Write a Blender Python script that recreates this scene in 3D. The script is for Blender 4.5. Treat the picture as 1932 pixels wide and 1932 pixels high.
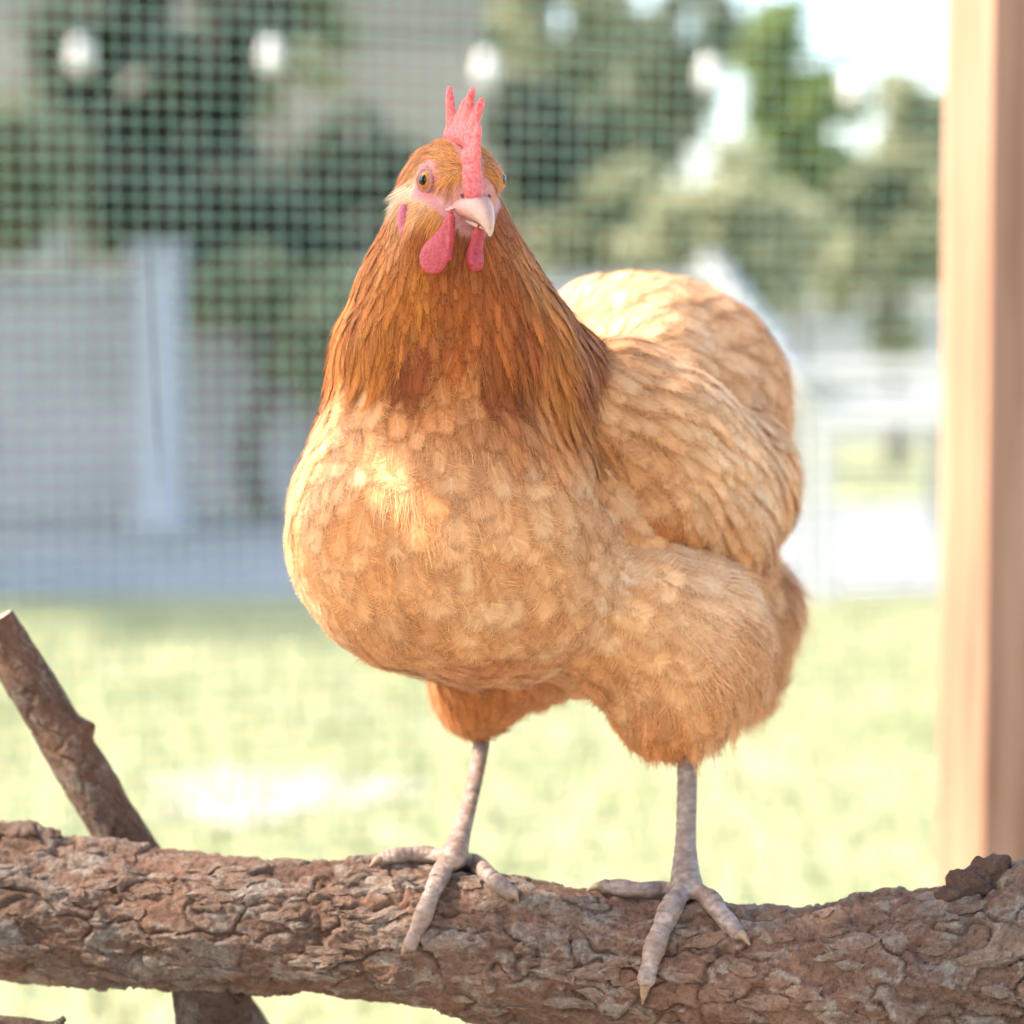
import bpy, bmesh, math, random
import numpy as np
from mathutils import Vector, Matrix, noise
from mathutils.bvhtree import BVHTree
from mathutils.kdtree import KDTree

for o in list(bpy.data.objects):
    bpy.data.objects.remove(o)
random.seed(7)
rng = np.random.default_rng(7)
S = bpy.context.scene
COL = S.collection
R = math.radians

# ------------------------------------------------------------------ camera
CAM_LOC = Vector((0.0, -1.25, 0.80))
PITCH = 4.0
cam = bpy.data.cameras.new('camera')
cam.sensor_width = 24.0
cam.lens = 62.5
cam.clip_start = 0.02
cam.clip_end = 600
cam.dof.use_dof = True
cam.dof.focus_distance = 1.205
cam.dof.aperture_fstop = 3.7
camo = bpy.data.objects.new('camera', cam)
camo.location = CAM_LOC
camo.rotation_euler = (R(90 - PITCH), 0, 0)
COL.objects.link(camo)
S.camera = camo

# ------------------------------------------------------------------ sky, sun, exposure
SUN_EL = 44.0
SUN_AZ = 10.0      # the light travels to +x and a little to +y
sd = Vector((math.cos(R(SUN_EL)) * math.cos(R(SUN_AZ)), math.cos(R(SUN_EL)) * math.sin(R(SUN_AZ)), -math.sin(R(SUN_EL))))
W_ = bpy.data.worlds.new('World')
S.world = W_
W_.use_nodes = True
nt = W_.node_tree
sky = nt.nodes.new('ShaderNodeTexSky')
sky.sky_type = 'NISHITA'
sky.sun_disc = False
sky.sun_elevation = R(SUN_EL)
sky.sun_rotation = math.atan2(-sd.x, -sd.y)
sky.air_density = 1.0
sky.dust_density = 3.0
sky.ozone_density = 0.6
nt.nodes['Background'].inputs[1].default_value = 0.15
nt.links.new(sky.outputs[0], nt.nodes['Background'].inputs[0])
sun = bpy.data.lights.new('sun', 'SUN')
sun.energy = 2.0
sun.angle = R(0.5)
sun.color = (1.0, 0.92, 0.82)
suno = bpy.data.objects.new('sun', sun)
suno.rotation_euler = sd.to_track_quat('-Z', 'Y').to_euler()
suno.location = (-3, -1, 4)
COL.objects.link(suno)
S.view_settings.view_transform = 'Standard'
S.view_settings.look = 'None'
S.view_settings.gamma = 1.0
S.view_settings.exposure = 2.3
S.cycles.use_denoising = True
S.cycles.max_bounces = 8
S.cycles.transparent_max_bounces = 14

# ------------------------------------------------------------------ helpers
FPX = 62.5 / 24.0 * 1932.0
cp, sp = math.cos(R(PITCH)), math.sin(R(PITCH))
def ray(px, py):
    a, b = (px - 966) / FPX, (966 - py) / FPX
    return Vector((a, cp + b * sp, -sp + b * cp))
def P(px, py, y):
    "point of the place seen at a photo position, standing at world depth y"
    r = ray(px, py)
    t = (y - CAM_LOC.y) / r.y
    return CAM_LOC + r * t
def MM(px, y):
    return px * (y + 1.25) / FPX          # photo length -> metres at depth y

def tag(o, label=None, cat=None, group=None, kind=None):
    if label: o['label'] = label
    if cat: o['category'] = cat
    if group: o['group'] = group
    if kind: o['kind'] = kind
    return o
def empty(name, loc=(0, 0, 0)):
    o = bpy.data.objects.new(name, None)
    o.empty_display_size = 0.05
    o.location = loc
    COL.objects.link(o)
    return o
def link_mesh(name, me, mat=None, parent=None, smooth=True):
    o = bpy.data.objects.new(name, me)
    COL.objects.link(o)
    if mat and not me.materials: me.materials.append(mat)
    if parent:
        o.parent = parent
        if parent.type == 'EMPTY':      # parts are modelled in place, their Empty stands at the base of the thing
            o.matrix_parent_inverse = Matrix.Translation(-Vector(parent.location))
    if smooth and len(me.polygons):
        me.polygons.foreach_set('use_smooth', np.ones(len(me.polygons), dtype=bool))
    return o
def np_mesh(name, V, F, smooth=True):
    me = bpy.data.meshes.new(name)
    V = np.asarray(V, dtype=np.float32)
    me.vertices.add(len(V))
    me.vertices.foreach_set('co', V.reshape(-1))
    F = np.asarray(F, dtype=np.int32)
    n, k = F.shape
    me.loops.add(n * k)
    me.loops.foreach_set('vertex_index', F.reshape(-1))
    me.polygons.add(n)
    me.polygons.foreach_set('loop_start', np.arange(0, n * k, k, dtype=np.int32))
    me.polygons.foreach_set('loop_total', np.full(n, k, dtype=np.int32))
    me.update(calc_edges=True)
    if smooth:
        me.polygons.foreach_set('use_smooth', np.ones(n, dtype=bool))
    return me
def py_mesh(name, V, F):
    me = bpy.data.meshes.new(name)
    me.from_pydata([tuple(v) for v in V], [], F)
    me.update()
    return me
def box_geo(c, s, rot=None):
    x, y, z = s[0] / 2, s[1] / 2, s[2] / 2
    V = [Vector(v) for v in ((-x,-y,-z),(x,-y,-z),(x,y,-z),(-x,y,-z),(-x,-y,z),(x,-y,z),(x,y,z),(-x,y,z))]
    if rot: V = [rot @ v for v in V]
    V = [v + Vector(c) for v in V]
    return V, [(0,3,2,1),(4,5,6,7),(0,1,5,4),(1,2,6,5),(2,3,7,6),(3,0,4,7)]
def box_mesh(name, c, s, rot=None, bevel=0.0):
    V, F = box_geo(c, s, rot)
    me = py_mesh(name, V, F)
    if bevel:
        bm = bmesh.new(); bm.from_mesh(me)
        bmesh.ops.bevel(bm, geom=bm.edges[:], offset=bevel, segments=2, affect='EDGES', profile=0.6)
        bm.to_mesh(me); bm.free()
    return me
def tube_geo(pts, radii, n=10, cap=True):
    pts = [Vector(p) for p in pts]
    V, F = [], []
    up = Vector((0.13, 0.21, 0.97)).normalized()
    prev = None
    for i, p in enumerate(pts):
        a = pts[max(i - 1, 0)]; b = pts[min(i + 1, len(pts) - 1)]
        t = (b - a).normalized()
        if prev is None:
            s = t.cross(up)
            if s.length < 0.1: s = t.cross(Vector((1, 0, 0)))
            s.normalize()
        else:
            s = (prev - t * prev.dot(t)).normalized()
        prev = s
        u = s.cross(t)
        r = radii[i] if hasattr(radii, '__len__') else radii
        for k in range(n):
            an = 2 * math.pi * k / n
            V.append(p + (s * math.cos(an) + u * math.sin(an)) * r)
    m = len(pts)
    for i in range(m - 1):
        for k in range(n):
            k2 = (k + 1) % n
            F.append((i * n + k, i * n + k2, (i + 1) * n + k2, (i + 1) * n + k))
    if cap:
        F.append(tuple(range(n)))
        F.append(tuple(reversed(range((m - 1) * n, m * n))))
    return V, F
def spline(pts, n):
    "Catmull-Rom through rows of numbers"
    pts = np.array(pts, dtype=float)
    t = np.linspace(0, len(pts) - 1, n)
    i = np.clip(t.astype(int), 0, len(pts) - 2)
    f = (t - i)[:, None]
    p1, p2 = pts[i], pts[i + 1]
    p0 = np.where((i > 0)[:, None], pts[np.maximum(i - 1, 0)], 2 * p1 - p2)
    p3 = np.where((i < len(pts) - 2)[:, None], pts[np.minimum(i + 2, len(pts) - 1)], 2 * p2 - p1)
    return 0.5 * (2 * p1 + (p2 - p0) * f + (2 * p0 - 5 * p1 + 4 * p2 - p3) * f**2 + (3 * p1 - p0 - 3 * p2 + p3) * f**3)

_ico = {}
def ico(sub=3):
    if sub not in _ico:
        bm = bmesh.new(); bmesh.ops.create_icosphere(bm, subdivisions=sub, radius=1.0)
        bm.verts.ensure_lookup_table()
        _ico[sub] = ([v.co.copy() for v in bm.verts], [tuple(v.index for v in f.verts) for f in bm.faces]); bm.free()
    return _ico[sub]
def blob_mesh(name, blobs, voxel, smooth_it, meshes=()):
    "one continuous surface grown round ellipsoids (centre, radii, rotation) and given meshes"
    V, F = [], []
    iv, jf = ico(3)
    for c, rad, rot in blobs:
        o = len(V)
        for v in iv:
            q = Vector((v.x * rad[0], v.y * rad[1], v.z * rad[2]))
            if rot is not None: q = rot @ q
            V.append(q + Vector(c))
        F += [tuple(i + o for i in f) for f in jf]
    for me in meshes:
        o = len(V)
        V += [v.co.copy() for v in me.vertices]
        F += [tuple(i + o for i in p.vertices) for p in me.polygons]
    me = py_mesh(name, V, F)
    ob = bpy.data.objects.new(name, me); COL.objects.link(ob)
    m = ob.modifiers.new('r', 'REMESH'); m.mode = 'VOXEL'; m.voxel_size = voxel
    if smooth_it:
        m = ob.modifiers.new('s', 'SMOOTH'); m.factor = 0.5; m.iterations = smooth_it
    dg = bpy.context.evaluated_depsgraph_get(); dg.update()
    out = bpy.data.meshes.new_from_object(ob.evaluated_get(dg), depsgraph=dg)
    bpy.data.objects.remove(ob)
    out.name = name
    return out
def chain(pts, radii, k=0.5):
    "close-set balls along a path, for blob_mesh"
    out = []
    pts = [Vector(p) for p in pts]
    for i in range(len(pts) - 1):
        a, b = pts[i], pts[i + 1]
        n = max(2, int((b - a).length / (min(radii[i], radii[i + 1]) * k)) + 1)
        for j in range(n):
            f = j / n
            r = radii[i] * (1 - f) + radii[i + 1] * f
            out.append((a.lerp(b, f), (r, r, r), None))
    r = radii[-1]
    out.append((pts[-1], (r, r, r), None))
    return out

# ------------------------------------------------------------------ material helpers
def new_mat(name):
    m = bpy.data.materials.new(name); m.use_nodes = True
    t = m.node_tree
    return m, t, t.nodes['Principled BSDF']
def N(t, kind, **kw):
    n = t.nodes.new(kind)
    for k, v in kw.items():
        if k.startswith('i_'):
            n.inputs[k[2:].replace('_', ' ')].default_value = v
        else:
            setattr(n, k, v)
    return n
def ramp(t, fac, stops):
    n = t.nodes.new('ShaderNodeValToRGB')
    e = n.color_ramp.elements
    while len(e) < len(stops): e.new(0.5)
    for q, (pos, c) in zip(e, stops):
        q.position = pos; q.color = (*c, 1) if len(c) == 3 else c
    t.links.new(fac, n.inputs[0])
    return n
def mixc(t, fac, a, b, mode='MIX'):
    n = t.nodes.new('ShaderNodeMix'); n.data_type = 'RGBA'; n.blend_type = mode
    for sock, v in ((n.inputs[0], fac), (n.inputs[6], a), (n.inputs[7], b)):
        if hasattr(v, 'is_output') or isinstance(v, bpy.types.NodeSocket): t.links.new(v, sock)
        elif isinstance(v, (int, float)): sock.default_value = v
        else: sock.default_value = (*v, 1)
    return n.outputs[2]
def math_n(t, op, a, b=None, clamp=False):
    n = t.nodes.new('ShaderNodeMath'); n.operation = op; n.use_clamp = clamp
    for sock, v in ((n.inputs[0], a), (n.inputs[1], b)):
        if v is None: continue
        if isinstance(v, bpy.types.NodeSocket): t.links.new(v, sock)
        else: sock.default_value = v
    return n.outputs[0]
def noise_n(t, scale, detail=4, rough=0.55, vec=None, dim='3D'):
    n = t.nodes.new('ShaderNodeTexNoise'); n.noise_dimensions = dim
    n.inputs['Scale'].default_value = scale; n.inputs['Detail'].default_value = detail; n.inputs['Roughness'].default_value = rough
    if vec is not None: t.links.new(vec, n.inputs['Vector'])
    return n
def bump_n(t, bsdf, h, strength, dist):
    b = t.nodes.new('ShaderNodeBump'); b.inputs['Strength'].default_value = strength; b.inputs['Distance'].default_value = dist
    t.links.new(h, b.inputs['Height']); t.links.new(b.outputs[0], bsdf.inputs['Normal'])
def coords(t, out='Object', scale=None):
    c = t.nodes.new('ShaderNodeTexCoord').outputs[out]
    if scale:
        m = t.nodes.new('ShaderNodeMapping'); m.inputs['Scale'].default_value = scale
        t.links.new(c, m.inputs[0]); c = m.outputs[0]
    return c
def simple_mat(name, c1, c2, scale=8, rough=0.7, bump=0.2, bdist=0.002, stretch=None, spec=0.4, detail=5):
    m, t, b = new_mat(name)
    v = coords(t, 'Object', stretch)
    n = noise_n(t, scale, detail, 0.6, v)
    r = ramp(t, n.outputs[0], [(0.3, c1), (0.7, c2)])
    t.links.new(r.outputs[0], b.inputs['Base Color'])
    b.inputs['Roughness'].default_value = rough
    b.inputs['Specular IOR Level'].default_value = spec
    if bump: bump_n(t, b, n.outputs[0], bump, bdist)
    return m
# ================================================================== ground and garden
def grass_material():
    m, t, b = new_mat('lawn_grass')
    v = coords(t, 'Object')
    n = noise_n(t, 1.6, 6, .65, v); n2 = noise_n(t, 26, 5, .7, v)
    c = ramp(t, n.outputs[0], [(.30, (.22, .24, .110)), (.50, (.33, .325, .18)), (.70, (.42, .39, .26))])
    c2 = mixc(t, .5, c.outputs[0], ramp(t, n2.outputs[0], [(.3, (.7, .7, .6)), (.7, (1.2, 1.2, 1.1))]).outputs[0], 'MULTIPLY')
    t.links.new(c2, b.inputs['Base Color']); b.inputs['Roughness'].default_value = .9; b.inputs['Specular IOR Level'].default_value = .1
    bump_n(t, b, n2.outputs[0], .6, .02)
    return m
M_lawn = grass_material()
gm = py_mesh('ground', [(-150, -60, 0), (150, -60, 0), (150, 240, 0), (-150, 240, 0)], [(0, 1, 2, 3)])
tag(link_mesh('ground', gm, M_lawn), kind='structure')
# blades of the lawn
gr = np.random.default_rng(2)
nbl = 26000
gy = 1.1 + 5.2 * gr.random(nbl) ** .8; gx = (gr.random(nbl) - .5) * 2 * (.5 + (gy + 1.25) * .30)
ang = gr.random(nbl) * math.pi * 2; hh = .025 + .035 * gr.random(nbl); ww = .003 + .002 * gr.random(nbl)
lean = (gr.random((nbl, 2)) - .5) * .05
Vg = np.zeros((nbl, 3, 3)); Vg[:, 0] = np.stack([gx - np.cos(ang) * ww, gy - np.sin(ang) * ww, 0 * gx], -1); Vg[:, 1] = np.stack([gx + np.cos(ang) * ww, gy + np.sin(ang) * ww, 0 * gx], -1)
Vg[:, 2] = np.stack([gx + lean[:, 0], gy + lean[:, 1], hh], -1)
M_blade = simple_mat('grass_blade', (.23, .25, .115), (.39, .375, .215), 2.0, .7, 0)
tag(link_mesh('lawn_blades', np_mesh('lawn_blades', Vg.reshape(-1, 3), np.arange(nbl * 3).reshape(-1, 3)), M_blade), 'short bright green blades of the lawn behind the wire', 'grass', kind='stuff')

M_floor = simple_mat('bounce_floor_sand', (.40, .34, .26), (.52, .45, .35), 14, .95, .4, .01)
tag(link_mesh('bounce_floor', py_mesh('bounce_floor', [(-3, -3.5, .005), (3, -3.5, .005), (3, .5, .005), (-3, .5, .005)], [(0, 1, 2, 3)]), M_floor), kind='structure')  # unseen pale floor sheet added to bounce light up onto the hen
M_sand = simple_mat('bare_sand', (.36, .32, .26), (.46, .41, .34), 9, .95, .4, .01)
c0 = P(500, 1525, 3.25); c0.z = 0
V = [(c0.x, c0.y, .006)]; nq = 40
for k in range(nq):
    a = 2 * math.pi * k / nq; q = 1 + .22 * math.sin(a * 3 + 1) + .13 * math.sin(a * 7)
    V.append((c0.x + .21 * q * math.cos(a), c0.y + .24 * q * math.sin(a), .006))
tag(link_mesh('bare_sandy_patch', py_mesh('bare_sandy_patch', V, [(0, 1 + k, 1 + (k + 1) % nq) for k in range(nq)]), M_sand), kind='structure')

def paving_material():
    m, t, b = new_mat('patio_concrete')
    v = coords(t, 'Object')
    br = t.nodes.new('ShaderNodeTexBrick'); br.inputs['Scale'].default_value = 1.0
    br.inputs['Color1'].default_value = (.24, .235, .225, 1); br.inputs['Color2'].default_value = (.29, .28, .27, 1); br.inputs['Mortar'].default_value = (.18, .175, .165, 1)
    br.inputs['Mortar Size'].default_value = .012; br.inputs['Brick Width'].default_value = .6; br.inputs['Row Height'].default_value = .6
    t.links.new(v, br.inputs['Vector'])
    n = noise_n(t, 5, 6, .6, v)
    c = mixc(t, .6, br.outputs['Color'], ramp(t, n.outputs[0], [(.3, (.8, .8, .8)), (.7, (1.15, 1.15, 1.15))]).outputs[0], 'MULTIPLY')
    t.links.new(c, b.inputs['Base Color']); b.inputs['Roughness'].default_value = .85
    return m
tag(link_mesh('patio', py_mesh('patio', [(-9, 6.25, .008), (9, 6.9, .008), (9, 10.6, .008), (-9, 10.6, .008)], [(0, 1, 2, 3)]), paving_material()), kind='structure')

# low grey garden wall with coping blocks
M_render = simple_mat('grey_render', (.36, .345, .35), (.46, .44, .44), 3, .9, .3, .004)
M_cope = simple_mat('coping_stone', (.34, .33, .33), (.43, .42, .415), 6, .9, .3, .004)
gw = empty('garden_wall', (-2.4, 10.0, 0))
tag(gw, 'low pale grey rendered garden wall with stone coping across the patio', 'wall')
x0, x1 = -4.6, .75
link_mesh('wall', box_mesh('wall', ((x0 + x1) / 2, 10.0, .46), (x1 - x0, .2, .92)), M_render, gw, False)
n = 9
for k in range(n):
    w = (x1 - x0 + .1) / n
    link_mesh('coping_block', box_mesh('coping_block', (x0 - .05 + w * (k + .5), 10.0, .96 + .004 * (k % 3)), (w - .012, .28, .07), None, .008), M_cope, gw, False)

# pale blue-grey pillar
pil = empty('pillar', (P(303, 900, 9.2).x, 9.2, 0))
tag(pil, 'slim pale blue grey square pillar in front of the garden wall', 'pillar')
M_pil = simple_mat('blue_grey_paint', (.38, .39, .425), (.44, .45, .48), 4, .6, .1, .002)
zt = P(303, 470, 9.2).z
px_ = pil.location.x
link_mesh('shaft', box_mesh('shaft', (px_, 9.2, zt / 2 + .02), (.165, .165, zt - .10), None, .01), M_pil, pil, False)
link_mesh('cap', box_mesh('cap', (px_, 9.2, zt - .01), (.21, .21, .05), None, .012), M_pil, pil, False)
link_mesh('foot', box_mesh('foot', (px_, 9.2, .045), (.22, .22, .075), None, .012), M_pil, pil, False)

# beige house far behind
hs = empty('house', (P(760, 600, 21).x, 22, 0))
tag(hs, 'large beige house with brown roof far behind the garden trees', 'house')
M_beige = simple_mat('beige_wall_paint', (.145, .135, .12), (.20, .185, .165), 1.2, .9, .1, .004)
M_roof = simple_mat('roof_tiles', (.16, .11, .09), (.26, .19, .15), 6, .9, .4, .02)
M_glass = simple_mat('window_glass', (.05, .06, .07), (.09, .10, .11), 1, .08, 0)
M_white = simple_mat('white_paint', (.36, .36, .35), (.42, .415, .405), 5, .6, .1, .001)
hx0, hx1 = P(-260, 600, 20).x, P(1050, 600, 20).x
link_mesh('wall', box_mesh('wall', ((hx0 + hx1) / 2, 23, 2.3), (hx1 - hx0, 6, 4.6)), M_beige, hs, False)
V = [(hx0 - .3, 19.7, 4.6), (hx1 + .3, 19.7, 4.6), (hx1 + .3, 26.3, 4.6), (hx0 - .3, 26.3, 4.6), (hx0 - .3, 23, 6.6), (hx1 + .3, 23, 6.6)]
link_mesh('roof', py_mesh('roof', V, [(0, 1, 5, 4), (2, 3, 4, 5), (0, 4, 3), (1, 2, 5), (0, 3, 2, 1)]), M_roof, hs, False)
for fx in (.22, .72):
    wx = hx0 + (hx1 - hx0) * fx
    wn = link_mesh('window', box_mesh('window', (wx, 19.97, 1.75), (.75, .08, 1.0)), M_white, hs, False)
    link_mesh('pane', box_mesh('pane', (wx, 19.925, 1.75), (.63, .03, .88)), M_glass, wn, False)
dr = link_mesh('door', box_mesh('door', (hx0 + (hx1 - hx0) * .48, 19.97, 1.02), (.9, .08, 2.0)), simple_mat('door_paint', (.14, .20, .18), (.18, .25, .22), 3, .5, 0), hs, False)
link_mesh('handle', box_mesh('handle', (hx0 + (hx1 - hx0) * .48 + .34, 19.91, 1.0), (.03, .05, .12)), M_white, dr, False)

# ------------------------------------------------------------------ trees and shrubs
def leaf_mat(name, c1, c2):
    m, t, b = new_mat(name)
    oi = noise_n(t, 3.0, 5, .7, coords(t, 'Object'))
    r = ramp(t, oi.outputs[0], [(.32, c1), (.68, c2)])
    t.links.new(r.outputs[0], b.inputs['Base Color']); b.inputs['Roughness'].default_value = .5
    tr = t.nodes.new('ShaderNodeBsdfTranslucent'); t.links.new(r.outputs[0], tr.inputs[0])
    mx = t.nodes.new('ShaderNodeMixShader'); mx.inputs[0].default_value = .35
    t.links.new(b.outputs[0], mx.inputs[1]); t.links.new(tr.outputs[0], mx.inputs[2]); t.links.new(mx.outputs[0], t.nodes['Material Output'].inputs[0])
    return m
L_dark = leaf_mat('dark_leaf', (.075, .082, .060), (.15, .157, .115))
L_mid = leaf_mat('mid_leaf', (.12, .135, .085), (.25, .26, .17))
L_light = leaf_mat('light_leaf', (.13, .18, .04), (.26, .31, .09))
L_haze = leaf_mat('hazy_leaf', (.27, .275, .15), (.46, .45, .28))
L_straw = leaf_mat('straw_leaf', (.30, .30, .15), (.48, .46, .27))
M_trunk = simple_mat('tree_bark', (.07, .055, .045), (.17, .14, .115), 9, .9, .6, .02, (1, 1, .3))
def foliage(name, c, rad, nclump, nleaf, size, mat, parent, seed, squash=1.0):
    r = np.random.default_rng(seed)
    d = r.normal(size=(nclump, 3)); d /= np.linalg.norm(d, axis=1)[:, None]
    cen = np.array(c) + d * (r.random(nclump) ** .45)[:, None] * np.array(rad)
    cr = (.16 + .22 * r.random(nclump)) * min(rad)
    ci = r.integers(0, nclump, nleaf)
    d = r.normal(size=(nleaf, 3)); d /= np.linalg.norm(d, axis=1)[:, None]
    pos = cen[ci] + d * (cr[ci] * r.random(nleaf) ** .4)[:, None] * np.array((1.15, 1.15, .8))
    a = r.normal(size=(nleaf, 3)); a /= np.linalg.norm(a, axis=1)[:, None]
    b = np.cross(a, r.normal(size=(nleaf, 3))); b /= np.linalg.norm(b, axis=1)[:, None]
    s = size * (.6 + .8 * r.random(nleaf))[:, None]
    V = np.stack([pos - a * s, pos + b * s * .45, pos + a * s, pos - b * s * .45], 1)
    me = np_mesh(name, V.reshape(-1, 3), np.arange(nleaf * 4).reshape(-1, 4), False)
    return link_mesh(name, me, mat, parent, False)
def tree(name, label, cat, px, y, py, rpx, rpy, mat, seed, nleaf=4200, size=.09, trunk=True, group=None, depth=None):
    c = P(px, py, y)
    rx, rz = MM(rpx, y), MM(rpy, y)
    t = empty(name, (c.x, y, 0))
    tag(t, label, cat, group)
    foliage('crown', c, (rx, depth or rx * .8, rz), 46, nleaf, size, mat, t, seed)
    rr = random.Random(seed)
    r0 = max(.025, rx * .09)
    top = Vector((c.x, y, max(c.z + rz * .4, .3)))
    pts = [Vector((c.x + .04 * math.sin(k * 1.7 + seed), y, top.z * k / 6)) for k in range(7)]
    V, F = tube_geo(pts, [r0 * (1.25 - .9 * k / 6) for k in range(7)], 9)
    tk = link_mesh('trunk', py_mesh('trunk', V, F), M_trunk, t)
    for k in range(5):
        p0 = pts[3 + k % 3]
        d = Vector((rr.uniform(-1, 1), rr.uniform(-1, 1), rr.uniform(.3, .9))).normalized()
        ln = rx * rr.uniform(.5, .85)
        V, F = tube_geo([p0, p0 + d * ln * .5 + Vector((0, 0, ln * .08)), p0 + d * ln], [r0 * .45, r0 * .3, r0 * .1], 7)
        link_mesh('limb', py_mesh('limb', V, F), M_trunk, tk)
    return t
tree('dark_tree', 'tall dark broadleaf tree rising behind the pillar and garden wall', 'tree', 300, 13.0, 150, 235, 330, L_dark, 31, 9500, .10)
tree('grey_green_tree', 'pale grey green tree beside the beige house, left of the hen head', 'tree', 520, 15.5, 20, 150, 200, L_haze, 32, 1900, .10)
tree('dark_shrub', 'low dark shrub growing along the back of the garden wall', 'shrub', 420, 11.0, 430, 260, 105, L_dark, 33, 5200, .06)
tree('dark_shrub', 'dark rounded shrub behind the hen, between house and wall', 'shrub', 650, 11.6, 360, 170, 140, L_dark, 34, 4200, .07)
tree('dark_conifer', 'dense dark evergreen bush close behind the comb of the hen', 'bush', 1000, 12.5, 270, 95, 120, L_dark, 35, 3800, .07)
tree('light_tree', 'sunlit yellow green young tree under the pale sky', 'tree', 1500, 12.0, 190, 105, 190, L_light, 36, 1700, .08)
tree('straw_bush', 'straw coloured feathery bush above the white garden chair', 'bush', 1390, 11.5, 440, 170, 150, L_straw, 37, 4200, .07)
tree('grey_hedge_tree', 'dull green hedge tree beside the wooden post', 'tree', 1690, 13.5, 390, 165, 260, L_haze, 38, 7000, .08)
tree('brown_hedge_tree', 'dusky green tree behind the back of the hen', 'tree', 1130, 13.5, 440, 190, 150, L_haze, 39, 5600, .08)
tree('small_leaf_tree', 'thin small leaved tree with sky showing through its crown', 'tree', 1290, 16.0, 70, 130, 170, L_mid, 40, 1500, .09)
tree('corner_tree', 'soft grey green tree in front of the corner of the house', 'tree', 1040, 15.0, 40, 125, 190, L_haze, 45, 3600, .09)
tree('wall_shrub', 'trailing shrub spilling over the front of the garden wall by the pillar', 'shrub', 480, 9.7, 550, 210, 85, L_haze, 46, 2200, .05, depth=.3)
tree('wall_shrub', 'pale shrub leaning over the garden wall close to the hen', 'shrub', 640, 9.6, 640, 120, 120, L_haze, 47, 1800, .05, depth=.3)
tree('bank_shrub', 'bushy shrub overhanging the left end of the garden wall', 'shrub', 30, 11.0, 330, 130, 150, L_haze, 41, 2200, .07)
tree('shade_tree', 'large leafy tree that shades the patio from out of view on the left', 'tree', -1060, 7.0, -300, 740, 700, L_mid, 42, 26000, .14, depth=1.7)
tree('shade_tree', 'broad leafy tree shading the garden wall from its left end', 'tree', -900, 9.6, -250, 680, 600, L_mid, 44, 22000, .14, depth=1.8)
tree('far_tree', 'hazy tree top rising above the right hand hedge', 'tree', 1180, 24, 200, 150, 170, L_haze, 43, 2600, .13)
# low white wall beyond the patio, right of the hen
bw = empty('boundary_wall', (P(1650, 700, 17).x, 17, 0))
tag(bw, 'long low white boundary wall far beyond the patio', 'wall')
bx0, bx1 = P(1050, 700, 17).x, P(2300, 700, 17).x
link_mesh('wall', box_mesh('wall', ((bx0 + bx1) / 2, 17, .44), (bx1 - bx0, .22, .88)), M_white, bw, False)
for k in range(6):
    w = (bx1 - bx0) / 6
    link_mesh('coping_block', box_mesh('coping_block', (bx0 + w * (k + .5), 17, .91), (w - .015, .3, .06), None, .008), M_white, bw, False)

# ------------------------------------------------------------------ white slatted garden chair
ch = empty('garden_chair', (P(1500, 900, 6.6).x, 6.6, 0))
tag(ch, 'white slatted reclining garden chair standing on the patio', 'chair')
def slat(a, b, w, th, nm):
    a, b = Vector(a), Vector(b)
    d = (b - a); L = d.length; d.normalize()
    q = d.to_track_quat('X', 'Z').to_matrix()
    link_mesh(nm, box_mesh(nm, (a + b) / 2, (L, w, th), q, min(w, th) * .2), M_white, ch, False)
A = P(1330, 490, 6.9); B = P(1530, 760, 6.7); Cc2 = P(1800, 745, 6.6)
for k in range(6):
    off = Vector((0, -.30 + .105 * k, 0))
    slat(A + off, B + off, .09, .02, 'back_slat')
    slat(B + off + Vector((.02, 0, .0)), Cc2 + off, .09, .02, 'seat_slat')
for yy in (-.33, .27):
    o_ = Vector((0, yy, 0))
    slat(B + o_ + Vector((-.02, 0, -.04)), Cc2 + o_ + Vector((.05, 0, -.04)), .04, .06, 'side_rail')
    slat(P(1430, 700, 6.7) + o_, P(1790, 690, 6.6) + o_, .07, .025, 'arm_rest')
    for base in (B, Cc2):
        slat(base + o_ + Vector((0, 0, .08)), Vector((base.x, base.y + yy, .0)), .05, .05, 'leg')
slat(A + Vector((.02, -.35, -.03)), A + Vector((.02, .30, -.03)), .05, .03, 'back_rail')

# ------------------------------------------------------------------ string of white globe bulbs
SLY = 5.6
sl = empty('string_lights', (0, SLY, 0)); 
tag(sl, 'string of white frosted globe bulbs hung across the garden', 'string lights')
M_cord = simple_mat('cord_rubber', (.02, .03, .02), (.04, .05, .04), 20, .7, 0)
M_globe, t_, b_ = new_mat('frosted_globe')
b_.inputs['Base Color'].default_value = (.86, .84, .80, 1); b_.inputs['Roughness'].default_value = .35
t_.links.new(mixc(t_, noise_n(t_, 12, 3, .5, coords(t_, 'Object')).outputs[0], (.56, .545, .52), (.62, .605, .58)), b_.inputs['Base Color'])
b_.inputs['Subsurface Weight'].default_value = .6; b_.inputs['Subsurface Radius'].default_value = (.03, .03, .03)
bulbs = [(-260, 95), (152, 96), (512, 98), (918, 122), (1338, 132), (1610, 158), (1960, 150)]
hang = []
for px, py in bulbs:
    c = P(px, py + 8, SLY)
    top = c + Vector((0, 0, .055))
    hang.append(top + Vector((0, 0, .045)))
    V, F = tube_geo([top + Vector((0, 0, .045)), top + Vector((0, 0, .03)), top, top + Vector((0, 0, -.012))], [.010, .017, .017, .020], 12)
    sk = link_mesh('socket', py_mesh('socket', V, F), M_cord, sl)
    rr2 = [.012, .018, .024, .0270, .0280, .0265, .022, .015, .004]; zz2 = [.050, .038, .022, .006, -.010, -.024, -.034, -.041, -.044]
    V, F = tube_geo([c + Vector((0, 0, z)) for z in zz2], rr2, 18)
    link_mesh('bulb', py_mesh('bulb', V, F), M_globe, sl)
cd = []
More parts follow.
